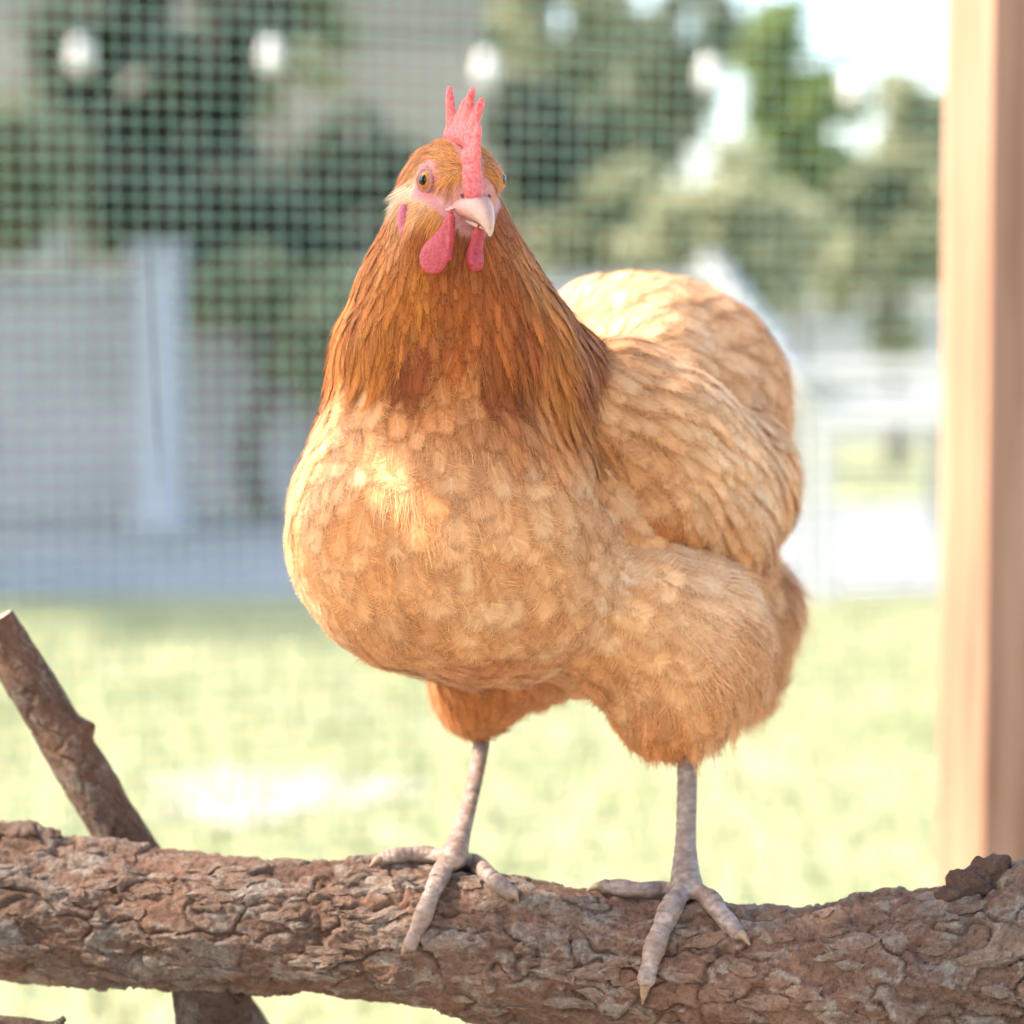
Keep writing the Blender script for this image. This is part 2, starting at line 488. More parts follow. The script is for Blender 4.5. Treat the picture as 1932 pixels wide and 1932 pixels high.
for k in range(len(hang) - 1):
    for j in range(8):
        f = j / 8
        q = hang[k].lerp(hang[k + 1], f); q.z -= .10 * 4 * f * (1 - f) * .35; cd.append(q)
cd.append(hang[-1])
V, F = tube_geo(cd, .0045, 8)
link_mesh('cord', py_mesh('cord', V, F), M_cord, sl)

# ------------------------------------------------------------------ green welded wire of the run
M_wire, t_, b_ = new_mat('green_coated_wire')
n_ = noise_n(t_, 60, 4, .6, coords(t_, 'Object'))
t_.links.new(ramp(t_, n_.outputs[0], [(.3, (.11, .23, .15)), (.7, (.20, .34, .25))]).outputs[0], b_.inputs['Base Color'])
b_.inputs['Roughness'].default_value = .38
FA = Vector((P(0, 700, .55).x, .55, 0)); FB = Vector((P(1760, 700, .80).x, .80, 0))
FD = (FB - FA).normalized(); FN = Vector((FD.y, -FD.x, 0))
fence = empty('wire_mesh', (FA.lerp(FB, .5).x, FA.lerp(FB, .5).y, 0))
tag(fence, 'green plastic coated square wire mesh closing the chicken run', 'wire mesh')
PITCHM = .0127
Z0, Z1 = .34, 1.26
S0, S1 = -.16, (FB - FA).length + .01
def wave(s, z):
    return FN * (.004 * math.sin(s * 9 + 1) + .003 * math.sin(z * 11 + s * 5))
ns = int((S1 - S0) / PITCHM); nz = int((Z1 - Z0) / PITCHM)
wr_ = random.Random(3)
for k in range(ns + 1):
    s = S0 + k * PITCHM
    j = wr_.uniform(-.0006, .0006); tl = wr_.uniform(-.0008, .0008)
    pts = [FA + FD * (s + j + tl * math.sin(z * 7 + k)) + Vector((0, 0, z)) + wave(s, z) + FN * .0005 for z in np.linspace(Z0, Z1, 20)]
    V, F = tube_geo(pts, .00032, 6)
    link_mesh('wire', py_mesh('wire', V, F), M_wire, fence)
for k in range(nz + 1):
    z = Z0 + k * PITCHM
    j = wr_.uniform(-.0005, .0005)
    pts = [FA + FD * s + Vector((0, 0, z + j + .0014 * math.sin(s * 6 + .3))) + wave(s, z) - FN * .0005 for s in np.linspace(S0, S1, 24)]
    V, F = tube_geo(pts, .00042, 6)
    link_mesh('wire', py_mesh('wire', V, F), M_wire, fence)
# a loose dark wire end hanging on the mesh
V, F = tube_geo([P(281, 470, .58), P(286, 560, .578), P(291, 680, .578), P(297, 800, .58), P(303, 915, .583)], [.0007, .0009, .0009, .0009, .0006], 6)
tag(link_mesh('hanging_wire', py_mesh('hanging_wire', V, F), simple_mat('dark_wire', (.03, .03, .035), (.06, .05, .05), 30, .5, 0)), 'thin dark wire hanging down against the green mesh', 'wire')

# ------------------------------------------------------------------ timber post of the run
M_pine = None
def pine():
    m, t, b = new_mat('pine_timber')
    v = coords(t, 'Object', (9, 9, .55))
    n = noise_n(t, 5, 6, .6, v); n2 = noise_n(t, 2.2, 4, .5, v)
    c = ramp(t, n.outputs[0], [(.28, (.13, .055, .028)), (.5, (.265, .140, .080)), (.75, (.36, .215, .140))])
    c2 = mixc(t, .45, c.outputs[0], ramp(t, n2.outputs[0], [(.35, (.78, .68, .6)), (.65, (1.1, 1.1, 1.1))]).outputs[0], 'MULTIPLY')
    t.links.new(c2, b.inputs['Base Color']); b.inputs['Roughness'].default_value = .75
    bump_n(t, b, n.outputs[0], .5, .002)
    return m
M_pine = pine()
PR = Matrix((FD, -FN, Vector((0, 0, 1)))).transposed()
PO = P(1776, 900, .90); PO.z = 0
post = empty('timber_post', PO)
tag(post, 'upright pine timber post made of two boards at the end of the mesh', 'post')
# PO is the far left corner of the left face
link_mesh('board', box_mesh('board', PO + FD * .020 + FN * .034 + Vector((0, 0, .95)), (.040, .076, 1.95), PR, .003), M_pine, post, False)
link_mesh('board', box_mesh('board', PO + FD * .084 + FN * .020 + Vector((0, 0, .95)), (.080, .060, 1.95), PR, .003), M_pine, post, False)

# ------------------------------------------------------------------ unseen board panel, added left of view and shaped to shade the hen
M_panel = simple_mat('panel_boards', (.46, .38, .29), (.62, .53, .42), 6, .85, .4, .002, (6, .5, 6))
cw = empty('shade_panel', (-.72, -.4, 0))
tag(cw, 'unseen upright board panel added to shade the hen from the left', 'wall')
WX = -.72
EDGE = -.137
wrr = random.Random(8)
zb = 0.0
for k, (hgt, cut) in enumerate([(.118, 0)] * 11 + [(.030, 0), (.042, .046)] + [(.118, 0)] * 6):
    e = EDGE + wrr.uniform(-.003, .003)
    spans = [(-.62, e)] if not cut else [(-.62, e - .050), (e - .018, e)]      # slot cut in one board to throw a sun patch on the breast
    for y0, y1 in spans:
        link_mesh('board', box_mesh('board', (WX, (y0 + y1) / 2, zb + hgt / 2), (.02, y1 - y0, hgt), None, .002), M_panel, cw, False)
    zb += hgt + .0025
# ================================================================== the bark covered perch
def bark_material(name, dark=1.0):
    m, t, b = new_mat(name)
    v = coords(t, 'Object')
    at = t.nodes.new('ShaderNodeAttribute'); at.attribute_name = 'bark'      # r: plate shade, g: weathered crust, b: bare wood
    sep = t.nodes.new('ShaderNodeSeparateColor'); t.links.new(at.outputs['Color'], sep.inputs[0])
    n1 = noise_n(t, 150, 7, 0.72, v)
    n2 = noise_n(t, 420, 5, 0.7, v)
    n3 = noise_n(t, 62, 6, 0.68, v)
    base = ramp(t, n1.outputs[0], [(0.22, (.030*dark, .018*dark, .014*dark)), (0.48, (.165*dark, .088*dark, .054*dark)), (0.75, (.27*dark, .165*dark, .110*dark))])
    red = ramp(t, n2.outputs[0], [(0.3, (.060*dark, .030*dark, .020*dark)), (0.7, (.29*dark, .165*dark, .105*dark))])
    c = mixc(t, math_n(t, 'MULTIPLY', sep.outputs[0], 0.75), base.outputs[0], red.outputs[0])
    grey = ramp(t, n2.outputs[0], [(0.25, (.16*dark, .128*dark, .104*dark)), (0.55, (.27*dark, .215*dark, .165*dark)), (0.8, (.46*dark, .395*dark, .32*dark))])
    lm = ramp(t, n3.outputs[0], [(0.46, (0, 0, 0)), (0.56, (1, 1, 1))])
    fac = math_n(t, 'MULTIPLY', sep.outputs[1], math_n(t, 'ADD', math_n(t, 'MULTIPLY', lm.outputs[0], 0.80), 0.25), True)
    c = mixc(t, fac, c, grey.outputs[0])
    wood = ramp(t, noise_n(t, 60, 6, 0.6, coords(t, 'Object', (0.25, 3, 3))).outputs[0], [(0.3, (.13, .072, .04)), (0.7, (.22, .135, .08))])
    c = mixc(t, sep.outputs[2], c, wood.outputs[0])
    tone = ramp(t, noise_n(t, 11, 4, .6, v).outputs[0], [(.35, (.70, .72, .74)), (.65, (1.22, 1.12, 1.04))])
    c = mixc(t, .9, c, tone.outputs[0], 'MULTIPLY')
    spots = ramp(t, noise_n(t, 260, 3, 0.6, v).outputs[0], [(0.30, (.45, .45, .45)), (0.40, (1, 1, 1))])
    c = mixc(t, 0.8, c, spots.outputs[0], 'MULTIPLY')
    moss = ramp(t, noise_n(t, 22, 4, 0.6, v).outputs[0], [(0.66, (0, 0, 0)), (0.74, (1, 1, 1))])
    c = mixc(t, math_n(t, 'MULTIPLY', moss.outputs[0], math_n(t, 'MULTIPLY', n2.outputs[0], 0.5)), c, (.13, .14, .045))
    t.links.new(c, b.inputs['Base Color'])
    b.inputs['Roughness'].default_value = 0.88
    b.inputs['Specular IOR Level'].default_value = 0.25
    n4 = noise_n(t, 1100, 4, .7, v)
    h = math_n(t, 'ADD', math_n(t, 'ADD', math_n(t, 'MULTIPLY', n2.outputs[0], 0.7), n1.outputs[0]), math_n(t, 'MULTIPLY', n4.outputs[0], .35))
    bump_n(t, b, h, 1.0, 0.003)
    return m
M_bark = bark_material('bark', 1.0)
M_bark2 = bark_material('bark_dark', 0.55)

def smooth01(a, b, x):
    t = min(max((x - a) / (b - a), 0), 1)
    return t * t * (3 - 2 * t)
def rnd_of(p, k=0):
    v = math.sin(p.x * 127.1 + p.y * 311.7 + p.z * 74.7 + k * 19.19) * 43758.5453
    return v - math.floor(v)
def bark_log(name, path, M, amp=1.0, plate=0.024, bumps=(), bare=(), seed=0.0, stretch=1.9, crust=None):
    "path rows: x y z r. Returns a mesh whose bark plates, flakes and cracks are real relief"
    Pn = np.array(path)[:, :3]; Rr = np.array(path)[:, 3]
    n = len(Pn)
    T = np.gradient(Pn, axis=0); T /= np.linalg.norm(T, axis=1)[:, None]
    V = np.zeros((n, M, 3)); A = np.zeros((n, M, 3))
    up0 = Vector((0.0, 0.35, 0.93)).normalized()
    ax = Vector(T[n // 2])
    # along-axis frame for stretched noise
    Q = ax.to_track_quat('X', 'Z').to_matrix().transposed()
    off = Vector((seed * 3.1, seed * 1.7, seed * 5.3))
    cs = [(math.cos(2 * math.pi * k / M), math.sin(2 * math.pi * k / M)) for k in range(M)]
    for i in range(n):
        t = Vector(T[i]); s = t.cross(up0).normalized(); u = s.cross(t)
        c = Vector(Pn[i]); r = Rr[i]
        for k in range(M):
            d = s * cs[k][0] + u * cs[k][1]
            p = c + d * r
            q = Q @ p
            w = noise.noise_vector(q * 26 + off) * 0.55 + noise.noise_vector(q * 85 + off) * 0.28
            qs = Vector((q.x / stretch, q.y, q.z))
            q1 = Vector((q.x / (plate * stretch), q.y / plate, q.z / plate)) + w + off
            dist, pts = noise.voronoi(q1)
            e = dist[1] - dist[0]
            rc = rnd_of(pts[0])
            big = noise.noise(q * 14 + off)
            mk = smooth01(-.25, .25, noise.noise(qs * 34 + off * 2) + .10)
            crack = 1 - (1 - smooth01(0.0, 0.075, e)) * mk
            fr = noise.fractal(qs * 66 + w * .30 + off, 0.75, 2.15, 6)
            v = fr * 3.1 + rc * .9
            lv = math.floor(v); vf = v - lv
            r2 = rnd_of(Vector((lv * 1.7, math.floor(pts[0].x * 3), math.floor(pts[0].y * 3))), 3)
            st = lv + smooth01(0.0, 0.09, vf) * .85 + .15 * vf
            f = noise.fractal(Vector((q.x * 150, q.y * 260, q.z * 260)) + off, 0.7, 2.1, 4)
            h = -2.1 * (1 - crack) + 1.6 * (rc - 0.5) + 0.72 * st + 0.75 * f + 1.6 * big + .8 * noise.noise(q * 33 + off)
            bw = 0.0
            for (bx, rad) in bare:
                dd = (p - bx).length / rad + 0.35 * noise.noise(q * 60)
                bw = max(bw, smooth01(1.0, 0.8, dd))
            h = h * (1 - 0.85 * bw) - 1.8 * bw
            extra = 0.0
            for (bx, rad, hh) in bumps:
                dd = (p - bx).length / rad
                if dd < 2.2:
                    extra += hh * math.exp(-dd * dd * 1.4) * (1 + 0.5 * noise.noise(q * 90) + 0.35 * noise.noise(q * 210))
            V[i, k] = p + d * (h * 0.001 * amp + extra)
            g = smooth01(0.34, 0.50, 0.30 * rc + 0.50 * r2 + 0.16 * f + .22 * noise.noise(q * 24 + off) + .06 * st) * crack
            if crust is not None: g *= crust(p)
            A[i, k] = (r2, g, bw)
    idx = np.arange(n * M).reshape(n, M)
    a = idx[:-1, :]; b = idx[1:, :]
    F = np.stack([a, np.roll(a, -1, 1), np.roll(b, -1, 1), b], -1).reshape(-1, 4)
    # end grain
    Vf = V.reshape(-1, 3)
    ends = np.array([Pn[0], Pn[-1]])
    Vf = np.vstack([Vf, ends])
    e0, e1 = n * M, n * M + 1
    k = np.arange(M)
    c0 = np.stack([idx[0], np.full(M, e0), np.full(M, e0), np.roll(idx[0], -1)], -1)
    me = np_mesh(name, Vf, F)
    bm = bmesh.new(); bm.from_mesh(me); bm.verts.ensure_lookup_table()
    for j in range(M):
        bm.faces.new((bm.verts[e0], bm.verts[int(idx[0, (j + 1) % M])], bm.verts[int(idx[0, j])])).material_index = 1
        bm.faces.new((bm.verts[e1], bm.verts[int(idx[-1, j])], bm.verts[int(idx[-1, (j + 1) % M])])).material_index = 1
    bm.to_mesh(me); bm.free()
    ca = me.color_attributes.new('bark', 'FLOAT_COLOR', 'POINT')
    col = np.ones((len(Vf), 4), dtype=np.float32); col[:n * M, :3] = A.reshape(-1, 3)
    ca.data.foreach_set('color', col.reshape(-1))
    return me
def E_(px, py, y, rx, rz):
    a, b = MM(rx, y), MM(rz, y)
    return (P(px, py, y), (a, a * .9, b), None)
M_endgrain = simple_mat('end_grain', (.50, .36, .24), (.66, .50, .36), 30, 0.8, 0.3, 0.001)

LOGY = lambda px: 0.055 - 0.090 * px / 1932
lg = [(-3000, 1300, 1590), (-1500, 1420, 1700), (-600, 1500, 1785), (-150, 1538, 1828), (0, 1560, 1842), (150, 1585, 1852), (300, 1600, 1866), (550, 1622, 1872), (750, 1626, 1892), (1000, 1662, 1938), (1250, 1694, 1988), (1450, 1710, 2022), (1650, 1696, 2035), (1850, 1664, 2035), (2080, 1640, 2035), (2700, 1600, 2000), (3600, 1560, 1950)]
rows = []
for px, a, b in lg:
    y = LOGY(px); c = P(px, (a + b) / 2, y); rows.append((c.x, c.y, c.z, MM((b - a) / 2, y)))
lp = spline(rows, 4000)
xs = np.concatenate([np.linspace(lp[0, 0], -0.30, 60)[:-1], np.linspace(-0.30, 0.29, 620), np.linspace(0.29, lp[-1, 0], 50)[1:]])
lp = np.stack([np.interp(xs, lp[:, 0], lp[:, j]) for j in range(4)], -1)
burl = P(1868, 1665, LOGY(1868) + 0.004)
log_me = bark_log('log', lp, 280, 1.3, 0.019,
    bumps=[(P(45, 1565, .05), 0.016, 0.005), (P(1955, 1660, LOGY(1955)), 0.02, 0.008), (P(1440, 1735, LOGY(1440) - .03), .012, .004)],
    bare=[],
    seed=1.0)
log_me.materials.append(M_bark); log_me.materials.append(M_endgrain)
LOG_V = [v.co.copy() for v in log_me.vertices]
bvh_log = BVHTree.FromPolygons(LOG_V, [tuple(p.vertices) for p in log_me.polygons])
log_top = P(1000, 1640, 0.0)
perch = empty('perch_log', Vector((0, 0.005, 0)))
tag(perch, 'thick rough log with cracked reddish brown bark that the hen stands on', 'log')
link_mesh('trunk', log_me, None, perch)

# weathered lumps on the near end
def lump(name, blobs, seed):
    me = blob_mesh(name, blobs, .0011, 4)
    co_ = []
    for v in me.vertices:
        p = v.co; n_ = v.normal
        d = .0022 * noise.fractal(p * 160 + Vector((seed, 0, 0)), .8, 2.1, 5) + .0016 * noise.noise(p * 90)
        co_.append(p + n_ * d)
    for v, c in zip(me.vertices, co_): v.co = c
    ca = me.color_attributes.new('bark', 'FLOAT_COLOR', 'POINT')
    ca.data.foreach_set('color', np.tile(np.array([.5, .15, 0, 1], dtype=np.float32), len(me.vertices)))
    return me
by = LOGY(1880)
lump_me = lump('knot', [E_(1835, 1668, by, 52, 34), E_(1872, 1652, by + .002, 40, 40), E_(1855, 1640, by + .004, 26, 26), E_(1900, 1670, by, 44, 30), E_(1800, 1690, by - .004, 40, 20)], 2.0)
link_mesh('knot', lump_me, M_bark2, perch)
link_mesh('knot', lump('knot', [E_(1960, 1668, by, 44, 30), E_(2010, 1660, by, 50, 40)], 5.0), M_bark2, perch)
link_mesh('knot', lump('knot', [E_(45, 1568, .05, 44, 18), E_(90, 1576, .05, 30, 14), E_(5, 1570, .05, 34, 14)], 7.0), M_bark, perch)

# loose grey flakes of outer bark
fr_ = random.Random(21)
def flake(px, ang, size, seed):
    j = int(np.argmin(np.abs(lp[:, 0] - P(px, 1700, LOGY(px)).x))); c = Vector(lp[j, :3]); rad = lp[j, 3]
    d0 = Vector((0, -math.cos(R(ang)), math.sin(R(ang))))
    tx = Vector((1, 0, 0)); ty = d0.cross(tx)
    n_ = 13
    el = fr_.uniform(1.2, 2.1); rotq = fr_.uniform(-.5, .5)
    top, bot, mid = [], [], []
    for k in range(n_):
        a = 2 * math.pi * k / n_
        rr = size * (1 + .55 * noise.noise(Vector((math.cos(a) * 1.7 + seed, math.sin(a) * 1.7, seed))) + fr_.uniform(-.14, .14))
        u, v = math.cos(a) * rr * el, math.sin(a) * rr
        u, v = u * math.cos(rotq) - v * math.sin(rotq), u * math.sin(rotq) + v * math.cos(rotq)
        for sc, lst in ((1.0, top), (.55, mid)):
            o_ = c + tx * (u * sc) + ty * (v * sc) + d0 * (rad + .02)
            h_ = bvh_log.ray_cast(o_, -(d0 + ty * (v * sc / rad) * .8).normalized())
            p_ = h_[0] if h_[0] is not None else o_ - d0 * .02
            up = (p_ - c); up.x = 0; up.normalize()
            lst.append((p_, up))
    lift = fr_.uniform(.0004, .0014)
    V = [p_ + up * (lift + .0003 * fr_.random()) for p_, up in top] + [p_ + up * (lift + .0007) for p_, up in mid] + [p_ - up * .0008 for p_, up in top]
    cen_ = sum((p_ + up * (lift + .0008) for p_, up in mid), Vector()) / n_
    V.append(cen_)
    F = []
    for k in range(n_):
        k2 = (k + 1) % n_
        F += [(k, k2, n_ + k2, n_ + k), (n_ + k, n_ + k2, 3 * n_), (2 * n_ + k, 2 * n_ + k2, k2, k)]
    me = py_mesh('bark_flake', V, F)
    ca = me.color_attributes.new('bark', 'FLOAT_COLOR', 'POINT')
    ca.data.foreach_set('color', np.tile(np.array([fr_.random(), fr_.uniform(.35, 1.0), 0, 1], dtype=np.float32), len(V)))
    return me
for k in range(170):
    px = fr_.uniform(-40, 1970)
    ang = fr_.uniform(-48, 72)
    link_mesh('bark_flake', flake(px, ang, fr_.uniform(.0022, .0066), k * 3.7), M_bark, perch, False)

def branch_path(pts, n):
    rr = []
    for px, py, y, wpx in pts:
        c = P(px, py, y); rr.append((c.x, c.y, c.z, MM(wpx / 2, y)))
    return spline(rr, n)
# the fork that props the log from below
a = P(392, 1800, LOGY(392)); g = Vector((a.x + .05, a.y + .07, -0.02))
r0 = MM(70, .03)
pp = spline([(a.x, a.y, a.z, r0 * 1.1), (a.x + .004, a.y + .004, a.z - .045, r0 * .95), (a.x + .016, a.y + .02, a.z - .10, r0 * 1.1), (a.x + .03, a.y + .045, a.z - .25, r0 * 1.0), (g.x, g.y, g.z, r0)], 150)
me = bark_log('fork', pp, 90, 0.9, 0.02, seed=4.0); me.materials.append(M_bark2); me.materials.append(M_endgrain)
link_mesh('fork', me, None, perch)
a = P(2300, 1800, LOGY(2300)); 
pp = spline([(a.x, a.y, a.z, .03), (a.x + .01, a.y - .004, a.z - .2, .032), (a.x + .02, a.y, -.02, .034)], 60)
me = bark_log('prop', pp, 48, 0.9, 0.02, seed=6.0); me.materials.append(M_bark2); me.materials.append(M_endgrain)
link_mesh('prop', me, None, perch)

# the stick that leans behind the log
bp = [(-14, 1172, .085, 84), (40, 1262, .087, 88), (98, 1358, .089, 92), (150, 1446, .091, 98), (200, 1530, .093, 96), (245, 1604, .095, 102), (420, 1890, .10, 105), (760, 2440, .11, 110)]
bl = branch_path(bp, 330)
me = bark_log('stick', bl, 130, 0.34, 0.020, bumps=[(P(160, 1375, .086), .006, .006), (P(140, 1340, .075), .004, .003)], bare=[(P(110, 1440, .05), .018), (P(225, 1560, .05), .02)], seed=9.0, stretch=2.6)
me.materials.append(bark_material('stick_bark', .82)); me.materials.append(M_endgrain)
st = link_mesh('leaning_branch', me)
tag(st, 'sawn brown branch leaning up behind the log, its pale cut end uppermost', 'branch')

# dark twig low in the run
tp = branch_path([(-260, 1880, .02, 16), (-60, 1918, .02, 22), (40, 1934, .02, 24), (95, 1940, .02, 20), (122, 1921, .02, 9)], 90)
me = bark_log('twig', tp, 24, 0.35, 0.01, seed=12.0); me.materials.append(M_bark2); me.materials.append(M_bark2)
tw = link_mesh('twig', me)
tag(tw, 'thin dark twig with an upturned tip under the log', 'twig')
# ================================================================== the hen
def sub3(a): return Vector(a)
HEN_LOC = P(1075, 1640, 0.0)
hen = empty('hen', HEN_LOC)
tag(hen, 'plump buff orange hen with red comb standing on the bark covered log', 'hen')

# body axis (rump -> breast) seen from above, and the turn that takes local +x to it
def rotz(deg): return Matrix.Rotation(R(deg), 3, 'Z')
def rot(yaw, pitch=0, roll=0):
    return Matrix.Rotation(R(yaw), 3, 'Z') @ Matrix.Rotation(R(pitch), 3, 'Y') @ Matrix.Rotation(R(roll), 3, 'X')
def E(px, py, y, rx, ry, rz, r=None):
    return (P(px, py, y), (rx, ry, rz), r)
AX = rot(118)      # local x = body axis: from breast (front, left) back to the rump (right, far)
AX = rot(64)
torso = [
    E(832, 1000, 0.010, .074, .070, .070),
    E(848,  900, 0.010, .068, .062, .060),
    E(905, 1075, 0.030, .070, .070, .056),
    E(1010, 960, 0.085, .082, .076, .084, AX),
    E(1080, 1040, 0.090, .075, .070, .072, AX),
    E(1180, 900, 0.150, .085, .066, .076, AX),
    E(1255, 765, 0.190, .075, .058, .066, rot(64, -12)),
    E(1325, 770, 0.200, .050, .046, .062, rot(64, -12)),
    E(1180, 690, 0.170, .065, .055, .048, AX),
    E(1300, 790, 0.150, .050, .036, .046, AX),
    E(1225, 735, 0.125, .050, .036, .040, AX),
    # thighs
    E(1268, 1212, 0.052, .046, .050, .048),
    E(1262, 1308, 0.038, .030, .034, .028),
    E(1180, 1160, 0.050, .045, .050, .042),
    E(905, 1290, 0.080, .026, .030, .026),
    E(960, 1230, 0.080, .040, .040, .030),
    # rear fluff
    E(1412, 1145, 0.150, .027, .040, .030),
    E(1385, 1235, 0.145, .025, .034, .032),
    E(1312, 1080, 0.130, .040, .050, .042),
    # neck with its cape
    E(862, 735, 0.010, .062, .052, .040),
    E(862, 660, 0.002, .058, .050, .040),
    E(1000, 700, 0.030, .036, .040, .030),
    E(858, 580, -0.006, .048, .045, .034),
    E(850, 505, -0.014, .038, .039, .030),
    E(842, 440, -0.022, .0305, .033, .028),
]
torso_me = blob_mesh('torso', torso, 0.005, 14)
for v in torso_me.vertices:      # no two stretches of plumage lie quite alike
    v.co += v.normal * (.0022 * noise.fractal(v.co * 26, .9, 2.0, 3) + .0012 * noise.noise(v.co * 60))

# head frame
HF = Vector((0.42, -0.88, -0.16)).normalized()
HU = Vector((-0.03, 0, 1)); HU = (HU - HF * HU.dot(HF)).normalized()
HR = HF.cross(HU)          # points to the image left: the hen's right-hand side
HROT = Matrix((HF, -HR, HU)).transposed()    # local x forward, y to image right, z up
HC = P(857, 362, -0.030)
def H(f, r, u):            # millimetres in the head's frame; r > 0 towards the visible eye
    return HC + (HF * f + HR * r + HU * u) * 0.001
headblobs = [
    (H(-3, -1.5, 4.0), (.0245, .0195, .0210), HROT),
    (H(-14, 0, -5), (.0225, .0205, .0240), HROT),
    (H(5, -1, 4.5), (.0200, .0165, .0175), HROT),
    (H(13, 0, 0), (.0130, .0105, .0115), HROT),
    (H(0, 7.5, -12), (.0170, .0110, .0140), HROT),
    (H(0, -7.5, -12), (.0170, .0110, .0140), HROT),
    (H(6, 9, 9.0), (.0115, .0075, .0055), HROT),      # brow
    (H(5, -10.5, 9.5), (.0130, .0085, .0075), HROT),
    (H(-12, 1.5, -22), (.024, .0225, .020), HROT),
    (H(-16, -1, 8), (.0165, .0150, .0130), HROT),
    (H(-12, 17.0, -6), (.0070, .0060, .0085), HROT),  # ear tuft
    (H(-12, -17.0, -6), (.0070, .0060, .0085), HROT),
]
body_me = blob_mesh('body', headblobs, 0.0016, 5, meshes=[torso_me])
bvh_body = BVHTree.FromPolygons([v.co.copy() for v in body_me.vertices], [tuple(p.vertices) for p in body_me.polygons])
def on_body(px, py, bvh=None):
    r = ray(px, py).normalized()
    hit = (bvh or bvh_body).ray_cast(CAM_LOC, r)
    return hit[0], hit[1]

wing_blobs = [
    E(1268, 975, 0.068, .045, .026, .030, rot(60, 20)),
    E(1345, 1008, 0.092, .042, .026, .028, rot(60, 20)),
    E(1190, 805, 0.068, .060, .026, .042, rot(58, 18)),
    E(1278, 885, 0.084, .070, .030, .050, rot(60, 20)),
    E(1345, 930, 0.114, .060, .028, .046, rot(62, 22)),
    E(1388, 905, 0.144, .055, .026, .040, rot(64, 20)),
]
wing_me = blob_mesh('wing', wing_blobs, 0.004, 10)
# ------------------------------------------------------------------ feather tracts: how feathers lie, how long, what colour
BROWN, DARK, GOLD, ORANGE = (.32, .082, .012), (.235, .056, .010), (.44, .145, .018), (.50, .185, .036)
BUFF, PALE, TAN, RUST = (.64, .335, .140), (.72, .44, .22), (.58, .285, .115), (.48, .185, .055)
CREAM = (.66, .46, .27)
ctrl = []
def T(px, py, d, L, Wd, sp_, col, lance=0.0, fluff=0.0, stiff=0.0, y=None):
    if y is None:
        h, nrm = on_body(px, py)
        if h is None: h, nrm, _, _ = bvh_body.find_nearest(P(px, py, 0.03))
    else: h = P(px, py, y)
    ctrl.append((tuple(h), d, (L, Wd, sp_, lance, fluff, stiff), col))
# head
T(835, 282, (-.5, .7, .15), 6, 1.1, 1.7, ORANGE); T(800, 292, (-.6, .6, -.1), 7, 1.2, 1.8, GOLD)
T(770, 325, (-.5, .5, -.6), 9, 1.9, 2.5, ORANGE); T(768, 360, (-.7, .2, -.5), 9, 1.3, 1.6, CREAM, fluff=.6, stiff=.5)
T(785, 395, (-.6, .3, -.6), 6, 1.2, 1.8, TAN); T(820, 420, (-.4, .1, -.8), 6, 1.3, 1.8, ORANGE)
T(925, 300, (.4, .7, -.3), 7, 1.2, 1.9, ORANGE); T(933, 350, (.4, .6, -.6), 8, 1.8, 2.4, GOLD)
T(870, 440, (0, .1, -1), 9, 2.0, 2.8, BROWN); T(800, 445, (-.3, .1, -.9), 10, 2.0, 2.8, BROWN)
T(930, 420, (.35, .3, -.9), 11, 2.2, 3.0, BROWN)
T(740, 400, (-.35, .3, -.9), 13, 2.3, 3.2, ORANGE)
# neck and cape
T(712, 470, (-.35, .1, -1), 20, 3.0, 4.4, ORANGE, .8); T(850, 530, (0, -.05, -1), 17, 3.2, 4.6, BROWN, .5)
T(780, 520, (-.2, 0, -1), 19, 3.0, 4.5, GOLD, .7); T(930, 510, (.25, 0, -1), 19, 3.0, 4.5, BROWN, .7)
T(990, 490, (.5, .15, -1), 22, 3.0, 4.6, ORANGE, .8)
T(660, 590, (-.42, .1, -1), 30, 3.9, 5.6, GOLD, .9); T(625, 660, (-.3, .15, -1), 34, 4.4, 6.2, BROWN, .9, 0, .15)
T(720, 640, (-.35, -.1, -1), 30, 4.4, 6.2, GOLD, .8); T(780, 650, (-.2, -.15, -1), 24, 5.2, 6.4, DARK, .5)
T(860, 620, (0, -.15, -1), 22, 5.2, 6.2, BROWN, .4); T(870, 690, (.02, -.2, -1), 22, 6.2, 7.0, RUST, .3)
T(960, 600, (.3, -.05, -1), 32, 4.0, 5.8, BROWN, .9); T(940, 690, (.25, -.1, -1), 26, 5.0, 6.4, DARK, .7)
T(1040, 590, (.5, .15, -1), 38, 4.2, 5.8, GOLD, 1, 0, .2); T(1080, 640, (.42, .15, -1), 40, 4.4, 6, BROWN, 1, 0, .25)
T(1050, 700, (.35, 0, -1), 38, 4.6, 6.2, GOLD, 1, 0, .25); T(1100, 700, (.35, .1, -1), 29, 4.4, 6.2, GOLD, 1, 0, .3)
T(1000, 730, (.25, -.05, -1), 34, 4.8, 6.4, RUST, .9, 0, .2)
T(605, 720, (-.15, .1, -1), 30, 4.6, 6.4, BROWN, .8, 0, .1)
